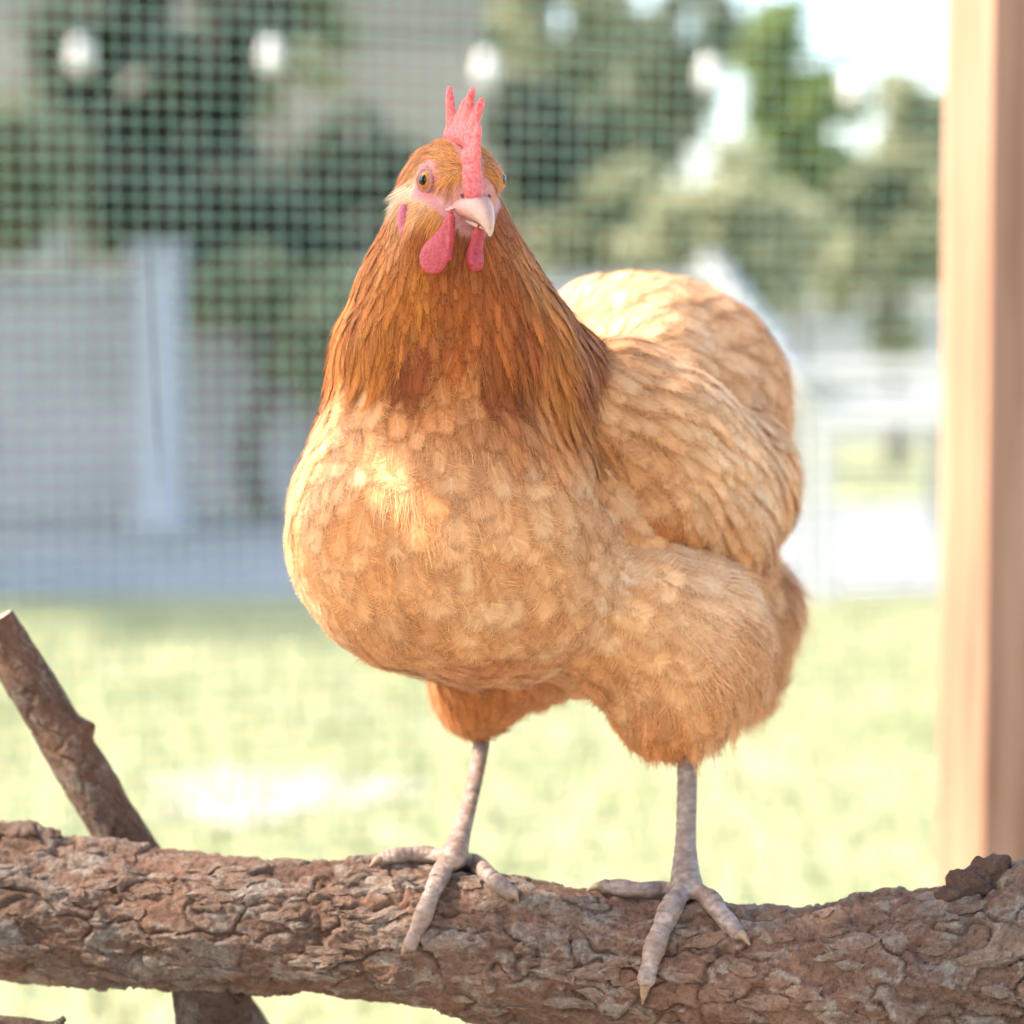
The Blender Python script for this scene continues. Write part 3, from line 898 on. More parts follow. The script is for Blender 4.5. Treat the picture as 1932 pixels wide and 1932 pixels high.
# breast
T(700, 730, (-.2, -.2, -1), 28.3, 10.4, 9.3, TAN, .2); T(780, 740, (-.08, -.2, -1), 23, 7.5, 7.8, RUST, .25)
T(860, 760, (.02, -.2, -1), 28.3, 10.4, 9.1, RUST, .2); T(960, 840, (.3, -.1, -.95), 30.7, 11.1, 9.8, TAN, .15); T(1055, 755, (.3, 0, -1), 25, 4.6, 6.2, GOLD, 1, 0, .3); T(1110, 740, (.3, .1, -1), 24, 4.6, 6.0, GOLD, 1, 0, .3); T(985, 780, (.25, -.05, -1), 30, 5, 6.5, RUST, .8, 0, .2); T(1060, 850, (.7, .1, -.6), 33.0, 11.7, 10.3, TAN)
T(640, 800, (-.12, -.1, -1), 30.7, 11.2, 10.0, PALE); T(760, 830, (0, -.15, -1), 30.7, 11.7, 10.3, BUFF); T(870, 850, (.1, -.1, -1), 30.7, 11.7, 10.3, TAN)
T(565, 880, (-.08, .2, -1), 31.9, 11.7, 10.5, PALE); T(560, 1000, (.1, .25, -1), 31.9, 12.2, 10.7, PALE)
T(700, 950, (0, 0, -1), 33.0, 13.0, 10.9, BUFF); T(850, 960, (.12, 0, -1), 33.0, 13.0, 10.9, BUFF); T(990, 930, (.5, .05, -.85), 33.0, 13.0, 10.9, BUFF)
T(1090, 880, (.8, .15, -.55), 33.0, 12.3, 10.7, TAN); T(1150, 950, (.85, .25, -.45), 35.4, 12.3, 10.7, BUFF)
T(620, 1100, (.2, .2, -1), 33.0, 13.0, 11.2, BUFF); T(740, 1120, (.2, .1, -1), 33.0, 13.0, 11.4, TAN); T(880, 1110, (.35, .1, -.9), 33.0, 13.0, 11.4, BUFF)
T(1030, 1080, (.65, .1, -.7), 34.2, 13.7, 11.4, BUFF); T(1150, 1090, (.85, .2, -.5), 35.4, 13.7, 11.4, PALE)
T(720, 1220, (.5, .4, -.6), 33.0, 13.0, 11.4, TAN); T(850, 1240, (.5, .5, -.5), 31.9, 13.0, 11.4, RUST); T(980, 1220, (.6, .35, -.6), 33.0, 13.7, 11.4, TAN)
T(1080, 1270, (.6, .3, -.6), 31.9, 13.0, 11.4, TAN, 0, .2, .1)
# thighs and rear
T(1200, 1160, (.8, .2, -.55), 35.4, 13.0, 10.9, BUFF, 0, .2); T(1300, 1120, (.75, .25, -.5), 35.4, 11.7, 10.3, PALE, 0, .5, .1)
T(1260, 1230, (.55, .1, -.8), 35.4, 11.7, 10.3, BUFF, 0, .4, .1); T(1360, 1180, (.55, .2, -.75), 35.4, 11.7, 10.3, TAN, 0, .6, .2)
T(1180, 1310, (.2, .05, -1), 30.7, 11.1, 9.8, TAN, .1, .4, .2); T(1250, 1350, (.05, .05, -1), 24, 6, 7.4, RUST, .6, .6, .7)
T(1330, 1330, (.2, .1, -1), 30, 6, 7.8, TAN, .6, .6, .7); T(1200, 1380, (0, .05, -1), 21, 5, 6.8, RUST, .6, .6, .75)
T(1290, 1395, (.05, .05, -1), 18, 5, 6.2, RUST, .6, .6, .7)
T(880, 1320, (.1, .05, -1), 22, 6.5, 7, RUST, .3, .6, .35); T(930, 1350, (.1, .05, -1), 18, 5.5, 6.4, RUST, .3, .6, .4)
T(1430, 1110, (.35, .3, -.85), 35.4, 11.7, 10.3, TAN, 0, .8, .25); T(1445, 1200, (.1, .25, -1), 37.8, 11.7, 10.3, TAN, 0, .8, .35); T(1410, 1280, (0, .2, -1), 36, 7, 8.6, TAN, .5, .7, .7)
# back
T(1090, 590, (.6, .8, .1), 30, 7.5, 8.4, PALE, .4); T(1160, 640, (.7, .6, -.2), 32, 7.5, 8.6, PALE, .4); T(1250, 550, (.7, .7, 0), 37.8, 10.4, 10.3, BUFF, .4)
T(1370, 580, (.6, .7, -.35), 37.8, 10.4, 10.3, TAN, .4, .2); T(1440, 690, (.4, .6, -.7), 40.1, 10.4, 10.3, BUFF, .4, .4, .1); T(1300, 680, (.7, .6, -.25), 40.1, 10.4, 10.3, BUFF, .4)
T(1460, 800, (.25, .5, -.85), 40.1, 10.4, 10.3, RUST, .3, .5, .15); T(1430, 920, (.2, .45, -.9), 37.8, 10.4, 10.3, RUST, .3, .5)
# the sides the photo does not show
T(600, 900, (.3, .9, -.4), 37.8, 11.7, 11.4, BUFF, y=.09); T(750, 950, (.45, .85, -.3), 40.1, 11.7, 12.0, BUFF, y=.16); T(1000, 700, (.5, .85, -.2), 40.1, 11.7, 12.0, BUFF, y=.20)
T(1000, 1000, (.4, .85, -.4), 40.1, 11.7, 12.0, TAN, y=.22); T(1250, 900, (.2, .6, -.8), 40.1, 11.7, 12.0, TAN, y=.29); T(1250, 1150, (.1, .5, -.9), 37.8, 11.7, 11.4, TAN, 0, .6, .2, y=.22)
T(850, 480, (0, .4, -1), 26, 3.5, 5.5, ORANGE, .9, y=.035); T(860, 640, (.1, .6, -1), 38, 4.5, 6.8, GOLD, 1, y=.07); T(950, 1250, (.2, .8, -.3), 35.4, 11.7, 11.4, TAN, 0, .3, y=.12)
T(848, 320, (-.3, .8, -.5), 10, 2.2, 3.2, ORANGE, y=.0)

def tract_arrays(c):
    return (np.array([q[0] for q in c]), np.array([q[1] for q in c]), np.array([q[2] for q in c]), np.array([q[3] for q in c]))
def tract_at(arr, p, power=4.4):
    Pc, Dc, Xc, Cc = arr
    d2 = ((Pc - p) ** 2).sum(1) + 1e-8
    w = d2 ** (-power / 2)
    w /= w.sum()
    return w @ Dc, w @ Xc, w @ Cc
ARR_BODY = tract_arrays(ctrl)

# bare face: round the eyes, between eye and beak, under the comb
EYE_P, EYE_N = on_body(805, 340)
er = (EYE_P - HC); e_f, e_r, e_u = er.dot(HF), er.dot(HR), er.dot(HU)
EYE2_P = HC + HF * e_f - HR * e_r + HU * e_u
EYE2_P, EYE2_N, _, _ = bvh_body.find_nearest(EYE2_P)
def seg_d(p, a, b):
    ab = b - a; t = max(0, min(1, (p - a).dot(ab) / ab.length_squared))
    return (p - a - ab * t).length
BK = H(24, 0, -4)
def face_mask(p):
    "1 on bare skin"
    if (p - HC).length > 0.05: return 0.0
    m = 0.0
    for e, sgn in ((EYE_P, 1), (EYE2_P, -1)):
        m = max(m, smooth01(.0118, .0088, (p - e).length + .0012 * noise.noise(p * 500)))
        m = max(m, smooth01(.0082, .0056, seg_d(p, e + (BK - e) * .15 - HU * .004, BK + HR * sgn * .006 - HU * .002)))
    m = max(m, smooth01(.0155, .0125, (p - BK).length))
    m = max(m, smooth01(.0052, .0040, seg_d(p, H(0, 0, 23), H(26, 0, 14))))
    m = max(m, smooth01(.0060, .0045, seg_d(p, H(26, 0, 14), H(28, 0, 2))))
    return m

# ------------------------------------------------------------------ feather building
def poisson(me, arr, seed, keep=None, k=9.0):
    "well spread roots on a surface; spacing from the tract"
    r = np.random.default_rng(seed)
    me.calc_loop_triangles()
    nt_ = len(me.loop_triangles)
    tri = np.zeros(nt_ * 3, dtype=np.int32); me.loop_triangles.foreach_get('vertices', tri); tri = tri.reshape(-1, 3)
    co = np.zeros(len(me.vertices) * 3, dtype=np.float32); me.vertices.foreach_get('co', co); co = co.reshape(-1, 3).astype(float)
    A, B, C = co[tri[:, 0]], co[tri[:, 1]], co[tri[:, 2]]
    nr = np.cross(B - A, C - A); area = np.linalg.norm(nr, axis=1) / 2
    cen = (A + B + C) / 3
    # spacing at triangle centres (coarse lookup)
    Pc, Dc, Xc, Cc = arr
    spc = np.empty(nt_)
    for i in range(0, nt_, 20000):
        d2 = ((cen[i:i+20000, None, :] - Pc[None]) ** 2).sum(2) + 1e-8
        w = d2 ** -2.2; w /= w.sum(1)[:, None]
        spc[i:i+20000] = w @ Xc[:, 2]
    dens = area / (spc * 1e-3) ** 2
    total = int(dens.sum() * k)
    pick = r.choice(nt_, size=total, p=dens / dens.sum())
    u = r.random(total); v = r.random(total)
    f = u + v > 1; u[f] = 1 - u[f]; v[f] = 1 - v[f]
    pts = A[pick] + (B[pick] - A[pick]) * u[:, None] + (C[pick] - A[pick]) * v[:, None]
    sp_ = spc[pick] * 1e-3 * 0.74
    cell = 0.012
    grid = {}
    out = []
    for p, s in zip(pts, sp_):
        g = (int(math.floor(p[0] / cell)), int(math.floor(p[1] / cell)), int(math.floor(p[2] / cell)))
        ok = True
        for dx in (-1, 0, 1):
            for dy in (-1, 0, 1):
                for dz in (-1, 0, 1):
                    for (q, s2) in grid.get((g[0]+dx, g[1]+dy, g[2]+dz), ()):
                        m = min(s, s2)
                        if (q[0]-p[0])**2 + (q[1]-p[1])**2 + (q[2]-p[2])**2 < m * m:
                            ok = False; break
                    if not ok: break
                if not ok: break
            if not ok: break
        if ok:
            grid.setdefault(g, []).append((p, s)); out.append(p)
    return out

NS, NW = 8, 7
class Plume:
    "collects feathers into one mesh: vane, shaft line by its map, frayed barbs along the rim"
    def __init__(s):
        s.V, s.F, s.U, s.C, s.n, s.count = [], [], [], [], 0, 0
    def add(s, spine, side, nrm, L, Wd, lance, fluff, col, rnd, r, curl=0.0, nb=18, cup=1.0):
        "spine/side/nrm: NS x 3 arrays"
        ss = np.linspace(0, 1, NS)
        peak = .62 * (1 - lance) + .34 * lance
        rise = np.sqrt(np.clip(1 - ((peak - ss) / peak) ** 2, 0, 1))
        fall_r = np.sqrt(np.clip(1 - ((ss - peak) / (1 - peak)) ** 2, 0, 1))
        fall_l = np.clip(1 - (ss - peak) / (1 - peak), 0, 1) ** .8
        fall = fall_r * (1 - lance) + fall_l * lance
        w = np.where(ss < peak, np.maximum(rise, .3), fall) * Wd
        cw = np.linspace(-1, 1, NW)
        X = w[:, None] * cw[None, :]
        drop = -(X ** 2) * (2.5 * cup) + 0.00022 * np.cos(cw * math.pi * 2.5 + rnd * 6)[None, :]
        pos = spine[:, None, :] + side[:, None, :] * X[:, :, None] + nrm[:, None, :] * drop[:, :, None]
        base = s.n
        s.V.append(pos.reshape(-1, 3))
        uv = np.stack([np.broadcast_to(cw[None, :] * .5 + .5, (NS, NW)), np.broadcast_to(ss[:, None], (NS, NW))], -1).reshape(-1, 2)
        s.U.append(uv)
        nv = NS * NW
        s.F.append(GRID_F + base)
        cv = [np.broadcast_to(np.array([*col, rnd]), (nv, 4))]
        # barbs: fine strands from the shaft out past the rim
        t = np.gradient(spine, axis=0); t /= np.linalg.norm(t, axis=1)[:, None] + 1e-12
        m = nb * 2
        sg = np.where(np.arange(m) % 2 == 0, 1.0, -1.0)
        s0 = np.clip(.05 + .93 * (np.arange(m) + r.random(m)) / m, 0, 1)
        reach = (.16 + .20 * r.random(m)) * (1 - s0 * .55)
        k0 = r.random(m) * .75                      # where along the barb it starts to show
        over = 1.0 + (.10 + .22 * r.random(m)) * (1 + 1.6 * fluff)
        hgt = (.00012 + .00030 * r.random(m)) * (1 + 2.5 * fluff)
        pts3 = []
        uvs = []
        for j, fr in enumerate((0.0, .5, 1.0)):
            kk = k0 + (1 - k0) * fr
            sq = s0 + reach * kk
            q = np.clip(sq, 0, 1) * (NS - 1); i = np.minimum(q.astype(int), NS - 2); f = (q - i)[:, None]
            sp_ = spine[i] * (1 - f) + spine[i + 1] * f
            si = side[i] * (1 - f) + side[i + 1] * f
            nn = nrm[i] * (1 - f) + nrm[i + 1] * f
            tt = t[i] * (1 - f) + t[i + 1] * f
            ww = np.maximum(w[i] * (1 - f[:, 0]) + w[i + 1] * f[:, 0], Wd * .16)
            xx = sg * ww * over * kk ** 1.25
            ext = np.maximum(sq - 1, 0) * L
            pts3.append(sp_ + si * xx[:, None] + nn * (-(xx ** 2) * 2.5 * cup + hgt * (.3 + fr))[:, None] + tt * ext[:, None] + (r.random((m, 3)) - .5) * (.0004 + .0014 * fluff) * fr)
            uvs.append(np.stack([.5 + sg * .5 * kk, np.clip(sq, 0, 1) + 2], -1))
        wd_ = (.00009 + .00006 * r.random(m))[:, None]
        dirv = pts3[2] - pts3[0]
        nm = nrm[np.minimum((s0 * (NS - 1)).astype(int), NS - 1)]
        sv = np.cross(dirv, nm); sv /= np.linalg.norm(sv, axis=1)[:, None] + 1e-12
        sv = sv * wd_
        vv = np.stack([pts3[0] - sv, pts3[0] + sv, pts3[1] - sv, pts3[1] + sv, pts3[2]], 1)
        s.V.append(vv.reshape(-1, 3))
        s.U.append(np.stack([uvs[0], uvs[0], uvs[1], uvs[1], uvs[2]], 1).reshape(-1, 2))
        q = (np.arange(m) * 5)[:, None] + base + nv
        s.F.append(np.vstack([q + np.array([[0, 1, 3]]), q + np.array([[0, 3, 2]]), q + np.array([[2, 3, 4]])]))
        tint = (.80 + .42 * r.random(m))[:, None]
        c4 = np.concatenate([np.array(col)[None] * tint, np.full((m, 1), rnd)], 1)
        cv.append(np.repeat(c4, 5, 0))
        nv += m * 5
        s.C.append(np.vstack(cv))
        s.n += nv
        s.count += 1
    def mesh(s, name):
        V = np.vstack(s.V); F = np.vstack(s.F); U = np.vstack(s.U); C = np.vstack(s.C)
        me = np_mesh(name, V, F)
        ca = me.color_attributes.new('fcol', 'FLOAT_COLOR', 'POINT')
        ca.data.foreach_set('color', C.astype(np.float32).reshape(-1))
        uvl = me.uv_layers.new(name='fuv')
        uvl.data.foreach_set('uv', U.astype(np.float32)[F.reshape(-1)].reshape(-1))
        return me
gi = np.arange(NS * NW).reshape(NS, NW)
qa, qb, qc, qd = gi[:-1, :-1], gi[:-1, 1:], gi[1:, 1:], gi[1:, :-1]
GRID_F = np.vstack([np.stack([qa, qb, qc], -1).reshape(-1, 3), np.stack([qa, qc, qd], -1).reshape(-1, 3)])

def grow(plumes, bvh, roots, arr, seed, pick, lift=1.0, bare=None, jitter=7.0):
    r = np.random.default_rng(seed)
    for p in roots:
        p = Vector(p)
        fm = bare(p) if bare else 0.0
        if fm > 0.5: continue
        D, X, Cc = tract_at(arr, np.array(p))
        if X[0] < 10: continue          # the head wears hair-fine plumes only
        L, Wd, sp_, lance, fluff, stiff = X
        rnd = r.random()
        L *= .75 + .45 * r.random(); Wd *= .75 + .5 * r.random()
        if fm > 0.05: L *= .6
        L *= .001; Wd *= .001
        loc, nrm, _, _ = bvh.find_nearest(p)
        d = Vector(D); d = d - nrm * d.dot(nrm)
        if d.length < 1e-4: d = nrm.orthogonal()
        d.normalize()
        d.rotate(Matrix.Rotation(R(jitter * r.normal()), 3, nrm))
        step = L / (NS - 1)
        pos = loc.copy(); sp0 = loc.copy(); d0 = d.copy(); n0 = nrm.copy()
        spine, sides, nrms = [], [], []
        hbase = (.0003 + .0005 * r.random()) * min(1, L / .02)
        lf = (.042 + .026 * r.random()) * (1 + .9 * lance) * lift * (1 + .5 * fluff)
        for i in range(NS):
            s = i / (NS - 1)
            straight = sp0 + d0 * (step * i)
            q = pos.lerp(straight, stiff * s)
            h = hbase + L * lf * (s * .8 + .2 * s * s)
            nn = nrm.lerp(n0, stiff * s).normalized()
            spine.append(q + nn * h); nrms.append(nn); sides.append(d.cross(nn).normalized())
            nx = pos + d * step
            l2, n2, _, _ = bvh.find_nearest(nx)
            if l2 is not None:
                pos = l2; nrm = n2.lerp(nrm, .4).normalized()
                d = d - nrm * d.dot(nrm)
                if d.length > 1e-5: d.normalize()
        mot = noise.fractal(p * 42, .8, 2.0, 3)
        v = 1 + .08 * mot + (.05 + .10 * lance) * r.normal() * (1 - .4 * fluff)
        v = min(max(v, .68), 1.3)
        hue = .05 * r.normal() - .22 * min(0, mot)
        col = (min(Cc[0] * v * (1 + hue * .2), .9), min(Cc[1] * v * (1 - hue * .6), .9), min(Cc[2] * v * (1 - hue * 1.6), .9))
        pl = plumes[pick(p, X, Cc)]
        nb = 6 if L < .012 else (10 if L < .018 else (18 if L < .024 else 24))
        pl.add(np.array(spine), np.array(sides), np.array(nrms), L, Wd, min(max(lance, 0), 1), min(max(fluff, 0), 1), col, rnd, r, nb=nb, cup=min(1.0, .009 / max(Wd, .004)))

def feather_material(name, shaft=0.35, streak=0.28):
    m, t, b = new_mat(name)
    at = t.nodes.new('ShaderNodeAttribute'); at.attribute_name = 'fcol'
    uv = t.nodes.new('ShaderNodeUVMap'); uv.uv_map = 'fuv'
    sp_ = t.nodes.new('ShaderNodeSeparateXYZ'); t.links.new(uv.outputs[0], sp_.inputs[0])
    strand = math_n(t, 'GREATER_THAN', sp_.outputs[1], 1.5)
    sv = math_n(t, 'SUBTRACT', sp_.outputs[1], math_n(t, 'MULTIPLY', strand, 2.0))
    au = math_n(t, 'ABSOLUTE', math_n(t, 'SUBTRACT', sp_.outputs[0], 0.5))
    q = math_n(t, 'SUBTRACT', math_n(t, 'MULTIPLY', sv, 44.0), math_n(t, 'MULTIPLY', au, 30.0))
    cv = t.nodes.new('ShaderNodeCombineXYZ')
    t.links.new(q, cv.inputs[0]); t.links.new(math_n(t, 'MULTIPLY', at.outputs['Alpha'], 61.0), cv.inputs[1]); t.links.new(math_n(t, 'MULTIPLY', au, 3.0), cv.inputs[2])
    n = noise_n(t, 1.0, 3, 0.7, cv.outputs[0])
    st = ramp(t, n.outputs[0], [(0.30, (1 - streak,) * 3), (0.70, (1 + streak * .6,) * 3)])
    c = mixc(t, 1.0, at.outputs['Color'], st.outputs[0], 'MULTIPLY')
    # a buff feather is palest along its middle, richer orange at rim and base
    g = math_n(t, 'SUBTRACT', math_n(t, 'MULTIPLY', sv, 1.0), math_n(t, 'MULTIPLY', au, 1.1))
    gr = ramp(t, g, [(0.0, (.90, .80, .68)), (0.35, (1.0, .97, .93)), (0.8, (1.05, 1.09, 1.15))])
    c = mixc(t, 1.0, c, gr.outputs[0], 'MULTIPLY')
    sh = math_n(t, 'LESS_THAN', au, 0.014)
    c = mixc(t, math_n(t, 'MULTIPLY', sh, shaft), c, (.88, .72, .52))
    b.inputs['Roughness'].default_value = 0.62
    b.inputs['Specular IOR Level'].default_value = 0.22
    t.links.new(c, b.inputs['Base Color'])
    b.inputs['Sheen Weight'].default_value = 0.12
    b.inputs['Sheen Roughness'].default_value = 0.5
    bump_n(t, b, n.outputs[0], 0.22, 0.0003)
    tr = t.nodes.new('ShaderNodeBsdfTranslucent'); t.links.new(c, tr.inputs[0])
    mx = t.nodes.new('ShaderNodeMixShader'); mx.inputs[0].default_value = 0.20
    out = t.nodes['Material Output']
    t.links.new(b.outputs[0], mx.inputs[1]); t.links.new(tr.outputs[0], mx.inputs[2])
    # the vane frays away towards rim and tip
    e = math_n(t, 'MAXIMUM', math_n(t, 'MULTIPLY', au, 2.0), math_n(t, 'POWER', sv, 3.0))
    mr = t.nodes.new('ShaderNodeMapRange'); mr.interpolation_type = 'SMOOTHSTEP'
    mr.inputs['From Min'].default_value = 1.0; mr.inputs['From Max'].default_value = 0.28
    t.links.new(e, mr.inputs['Value'])
    al = math_n(t, 'ADD', math_n(t, 'MULTIPLY', mr.outputs[0], 1.35), math_n(t, 'MULTIPLY', math_n(t, 'SUBTRACT', n.outputs[0], 0.52), 1.3), True)
    al = math_n(t, 'MAXIMUM', al, strand)
    tp = t.nodes.new('ShaderNodeBsdfTransparent')
    mx2 = t.nodes.new('ShaderNodeMixShader'); t.links.new(al, mx2.inputs[0]); t.links.new(tp.outputs[0], mx2.inputs[1]); t.links.new(mx.outputs[0], mx2.inputs[2])
    t.links.new(mx2.outputs[0], out.inputs[0])
    return m
M_feather = feather_material('feather', .15, .22)
M_hackle = feather_material('hackle_feather', 0.05, 0.36)

def fuzz(pl, me, arr, seed, density, lmul=.5, bare=None, lo=0.0, hi=1e9, cfreq=110, cl_amp=.12, wmul=1.0, tv=.40):
    "hair-fine plume ends lying over the feathers, following their flow"
    r = np.random.default_rng(seed)
    me.calc_loop_triangles()
    nt_ = len(me.loop_triangles)
    tri = np.zeros(nt_ * 3, dtype=np.int32); me.loop_triangles.foreach_get('vertices', tri); tri = tri.reshape(-1, 3)
    co = np.zeros(len(me.vertices) * 3, dtype=np.float32); me.vertices.foreach_get('co', co); co = co.reshape(-1, 3).astype(float)
    no = np.zeros(len(me.vertices) * 3, dtype=np.float32); me.vertices.foreach_get('normal', no); no = no.reshape(-1, 3).astype(float)
    A, B, C = co[tri[:, 0]], co[tri[:, 1]], co[tri[:, 2]]
    area = np.linalg.norm(np.cross(B - A, C - A), axis=1) / 2
    cen = (A + B + C) / 3
    Pc, Dc, Xc, Cc = arr
    def idw(p):
        out = []
        for i in range(0, len(p), 15000):
            d2 = ((p[i:i+15000, None, :] - Pc[None]) ** 2).sum(2) + 1e-8
            w = d2 ** -2.2; w /= w.sum(1)[:, None]
            out.append(np.hstack([w @ Dc, w @ Xc, w @ Cc]))
        return np.vstack(out)
    tc = idw(cen)
    dens = area * np.where((tc[:, 3] >= lo) & (tc[:, 3] < hi), 1.0, 0.0) * density(tc)
    tot = int(dens.sum())
    if tot < 1: return
    pick = r.choice(nt_, size=tot, p=dens / dens.sum())
    u = r.random(tot); v = r.random(tot); f = u + v > 1; u[f] = 1 - u[f]; v[f] = 1 - v[f]
    p = A[pick] + (B[pick] - A[pick]) * u[:, None] + (C[pick] - A[pick]) * v[:, None]
    n = (no[tri[pick, 0]] + no[tri[pick, 1]] + no[tri[pick, 2]]) / 3; n /= np.linalg.norm(n, axis=1)[:, None]
    if bare:
        m = np.array([bare(Vector(q)) for q in p]); k = (m < .25 + .25 * r.random(tot)) | ((r.random(tot) < .22) & (m < .97))
        p, n = p[k], n[k]; tot = len(p)
    X = idw(p)
    wav = np.array([noise.noise_vector(Vector(q_) * 75) for q_ in p]) * (.10 + .45 * np.clip(X[:, 7], 0, 1))[:, None]
    d = X[:, :3] + wav + .16 * r.normal(size=(tot, 3)); d -= n * (d * n).sum(1)[:, None]; d /= np.linalg.norm(d, axis=1)[:, None] + 1e-9
    L = X[:, 3] * .001 * lmul * (.55 + .7 * r.random(tot)); fl = np.clip(X[:, 7], 0, 1); stf = np.clip(X[:, 8], 0, 1)
    h0 = (.0002 + .0012 * r.random(tot)) * np.clip(X[:, 3] / 22, .12, 1.1)
    lift = (.045 + .07 * r.random(tot)) * (1 + 1.2 * fl)
    Rc = np.clip(X[:, 3] * .001 * 3.2, .02, .075) * (1 + 3 * stf)
    sd_ = np.cross(d, n)
    bend = (r.random(tot) - .5) * .3
    wdt = (.00007 + .00006 * r.random(tot)) * np.clip(X[:, 3] / 18, .6, 1.1) * wmul
    pts = []
    for s_ in (0.0, .4, .75, 1.0):
        l = L * s_
        pts.append(p + d * l[:, None] + n * (h0 + l * lift - l ** 2 / (2 * Rc))[:, None] + sd_ * (bend * l * s_)[:, None])
    w_ = sd_ * wdt[:, None]
    V = np.stack([pts[0] - w_, pts[0] + w_, pts[1] - w_, pts[1] + w_, pts[2] - w_ * .7, pts[2] + w_ * .7, pts[3]], 1)
    q = (np.arange(tot) * 7)[:, None] + pl.n
    Ft = np.vstack([q + np.array([t_]) for t_ in ((0, 1, 3), (0, 3, 2), (2, 3, 5), (2, 5, 4), (4, 5, 6))])
    tint = (1 - tv / 2 + tv * r.random(tot))[:, None]
    clump = np.array([noise.noise(Vector(q_) * cfreq) + .6 * noise.noise(Vector(q_) * 45) for q_ in p])[:, None]
    tint = tint * (1.10 + cl_amp * clump)
    c4 = np.hstack([np.clip(X[:, 9:12] * tint, 0, .9), r.random(tot)[:, None]])
    uv = np.stack([np.full(tot, .5) + .04, np.full(tot, 2.80)], -1)
    pl.V.append(V.reshape(-1, 3)); pl.F.append(Ft); pl.U.append(np.repeat(uv, 7, 0)); pl.C.append(np.repeat(c4, 7, 0)); pl.n += tot * 7
roots = poisson(body_me, ARR_BODY, 3)
names = ['neck_plumage', 'breast_plumage', 'back_plumage', 'thigh_plumage', 'head_plumage']
plumes = {k: Plume() for k in names}
zone_c = np.array([c[0] for c in ctrl])
def zone_of(p, X, Cc):
    if X[0] < 12.5: return 'head_plumage'
    if X[3] > .42 and p.z > P(0, 830, 0).z and p.y < .10: return 'neck_plumage'
    if X[4] > .3 and p.z < P(0, 1030, .1).z: return 'thigh_plumage'
    if p.y > .07 and p.z > P(0, 960, .1).z: return 'back_plumage'
    return 'breast_plumage'
grow(plumes, bvh_body, roots, ARR_BODY, 11, zone_of, bare=face_mask)

fuzz(plumes['head_plumage'], body_me, ARR_BODY, 51, lambda t: 1.15e6 + 0 * t[:, 3], 1.2, face_mask, 0, 14, 330, .34, 2.0, .85)
fuzz(plumes['neck_plumage'], body_me, ARR_BODY, 52, lambda t: np.where((t[:, 6] > .42), 6.5e5, 0), .70, None, 14, 1e9, 160, .24)
fuzz(plumes['breast_plumage'], body_me, ARR_BODY, 53, lambda t: np.where((t[:, 6] <= .42) & (t[:, 7] <= .3), 3.0e5, 0), .48, None, 14)
fuzz(plumes['thigh_plumage'], body_me, ARR_BODY, 54, lambda t: np.where((t[:, 6] <= .42) & (t[:, 7] > .3), 3.8e5, 0), .75, None, 14)

# body skin colours follow the tracts, bare face red
def skin_material():
    m, t, b = new_mat('hen_skin')
    at = t.nodes.new('ShaderNodeAttribute'); at.attribute_name = 'skin'
    v = coords(t, 'Object')
    n = noise_n(t, 900, 4, 0.6, v)
    c = mixc(t, 1.0, at.outputs['Color'], ramp(t, n.outputs[0], [(0.3, (.78, .72, .72)), (0.7, (1.12, 1.15, 1.15))]).outputs[0], 'MULTIPLY')
    t.links.new(c, b.inputs['Base Color'])
    b.inputs['Roughness'].default_value = 0.6
    b.inputs['Subsurface Weight'].default_value = 0.15
    b.inputs['Subsurface Radius'].default_value = (.004, .0015, .001)
    bump_n(t, b, n.outputs[0], 0.5, 0.0006)
    return m
M_skin = skin_material()
co = np.zeros(len(body_me.vertices) * 3, dtype=np.float32); body_me.vertices.foreach_get('co', co); co = co.reshape(-1, 3)
Pc, Dc, Xc, Cc_ = ARR_BODY
skin = np.ones((len(co), 4), dtype=np.float32)
for i in range(0, len(co), 20000):
    d2 = ((co[i:i+20000, None, :] - Pc[None]) ** 2).sum(2) + 1e-8
    w = d2 ** -2.2; w /= w.sum(1)[:, None]
    skin[i:i+20000, :3] = (w @ Cc_) * .85
PINK, RED = np.array((.42, .15, .125)), np.array((.38, .075, .068))
for i in np.nonzero(np.linalg.norm(co - np.array(HC), axis=1) < .05)[0]:
    p = Vector(co[i]); fm = face_mask(p)
    if fm > 0:
        de = min((p - EYE_P).length, (p - EYE2_P).length)
        q = smooth01(.011, .005, de)
        cc = PINK * (1 - q) + RED * q
        k = .5 + .5 * noise.noise(p * 260); k2 = .5 + .5 * noise.noise(p * 620)
        cc = cc * (.75 + .45 * k2) + np.array((.05, .05, .035)) * k
        skin[i, :3] = skin[i, :3] * (1 - fm) + cc * fm
ca = body_me.color_attributes.new('skin', 'FLOAT_COLOR', 'POINT'); ca.data.foreach_set('color', skin.reshape(-1))
link_mesh('body', body_me, M_skin, hen)
for k in names:
    if plumes[k].n:
        tag(link_mesh(k, plumes[k].mesh(k), M_hackle if k == 'neck_plumage' else M_feather, hen), kind='stuff')

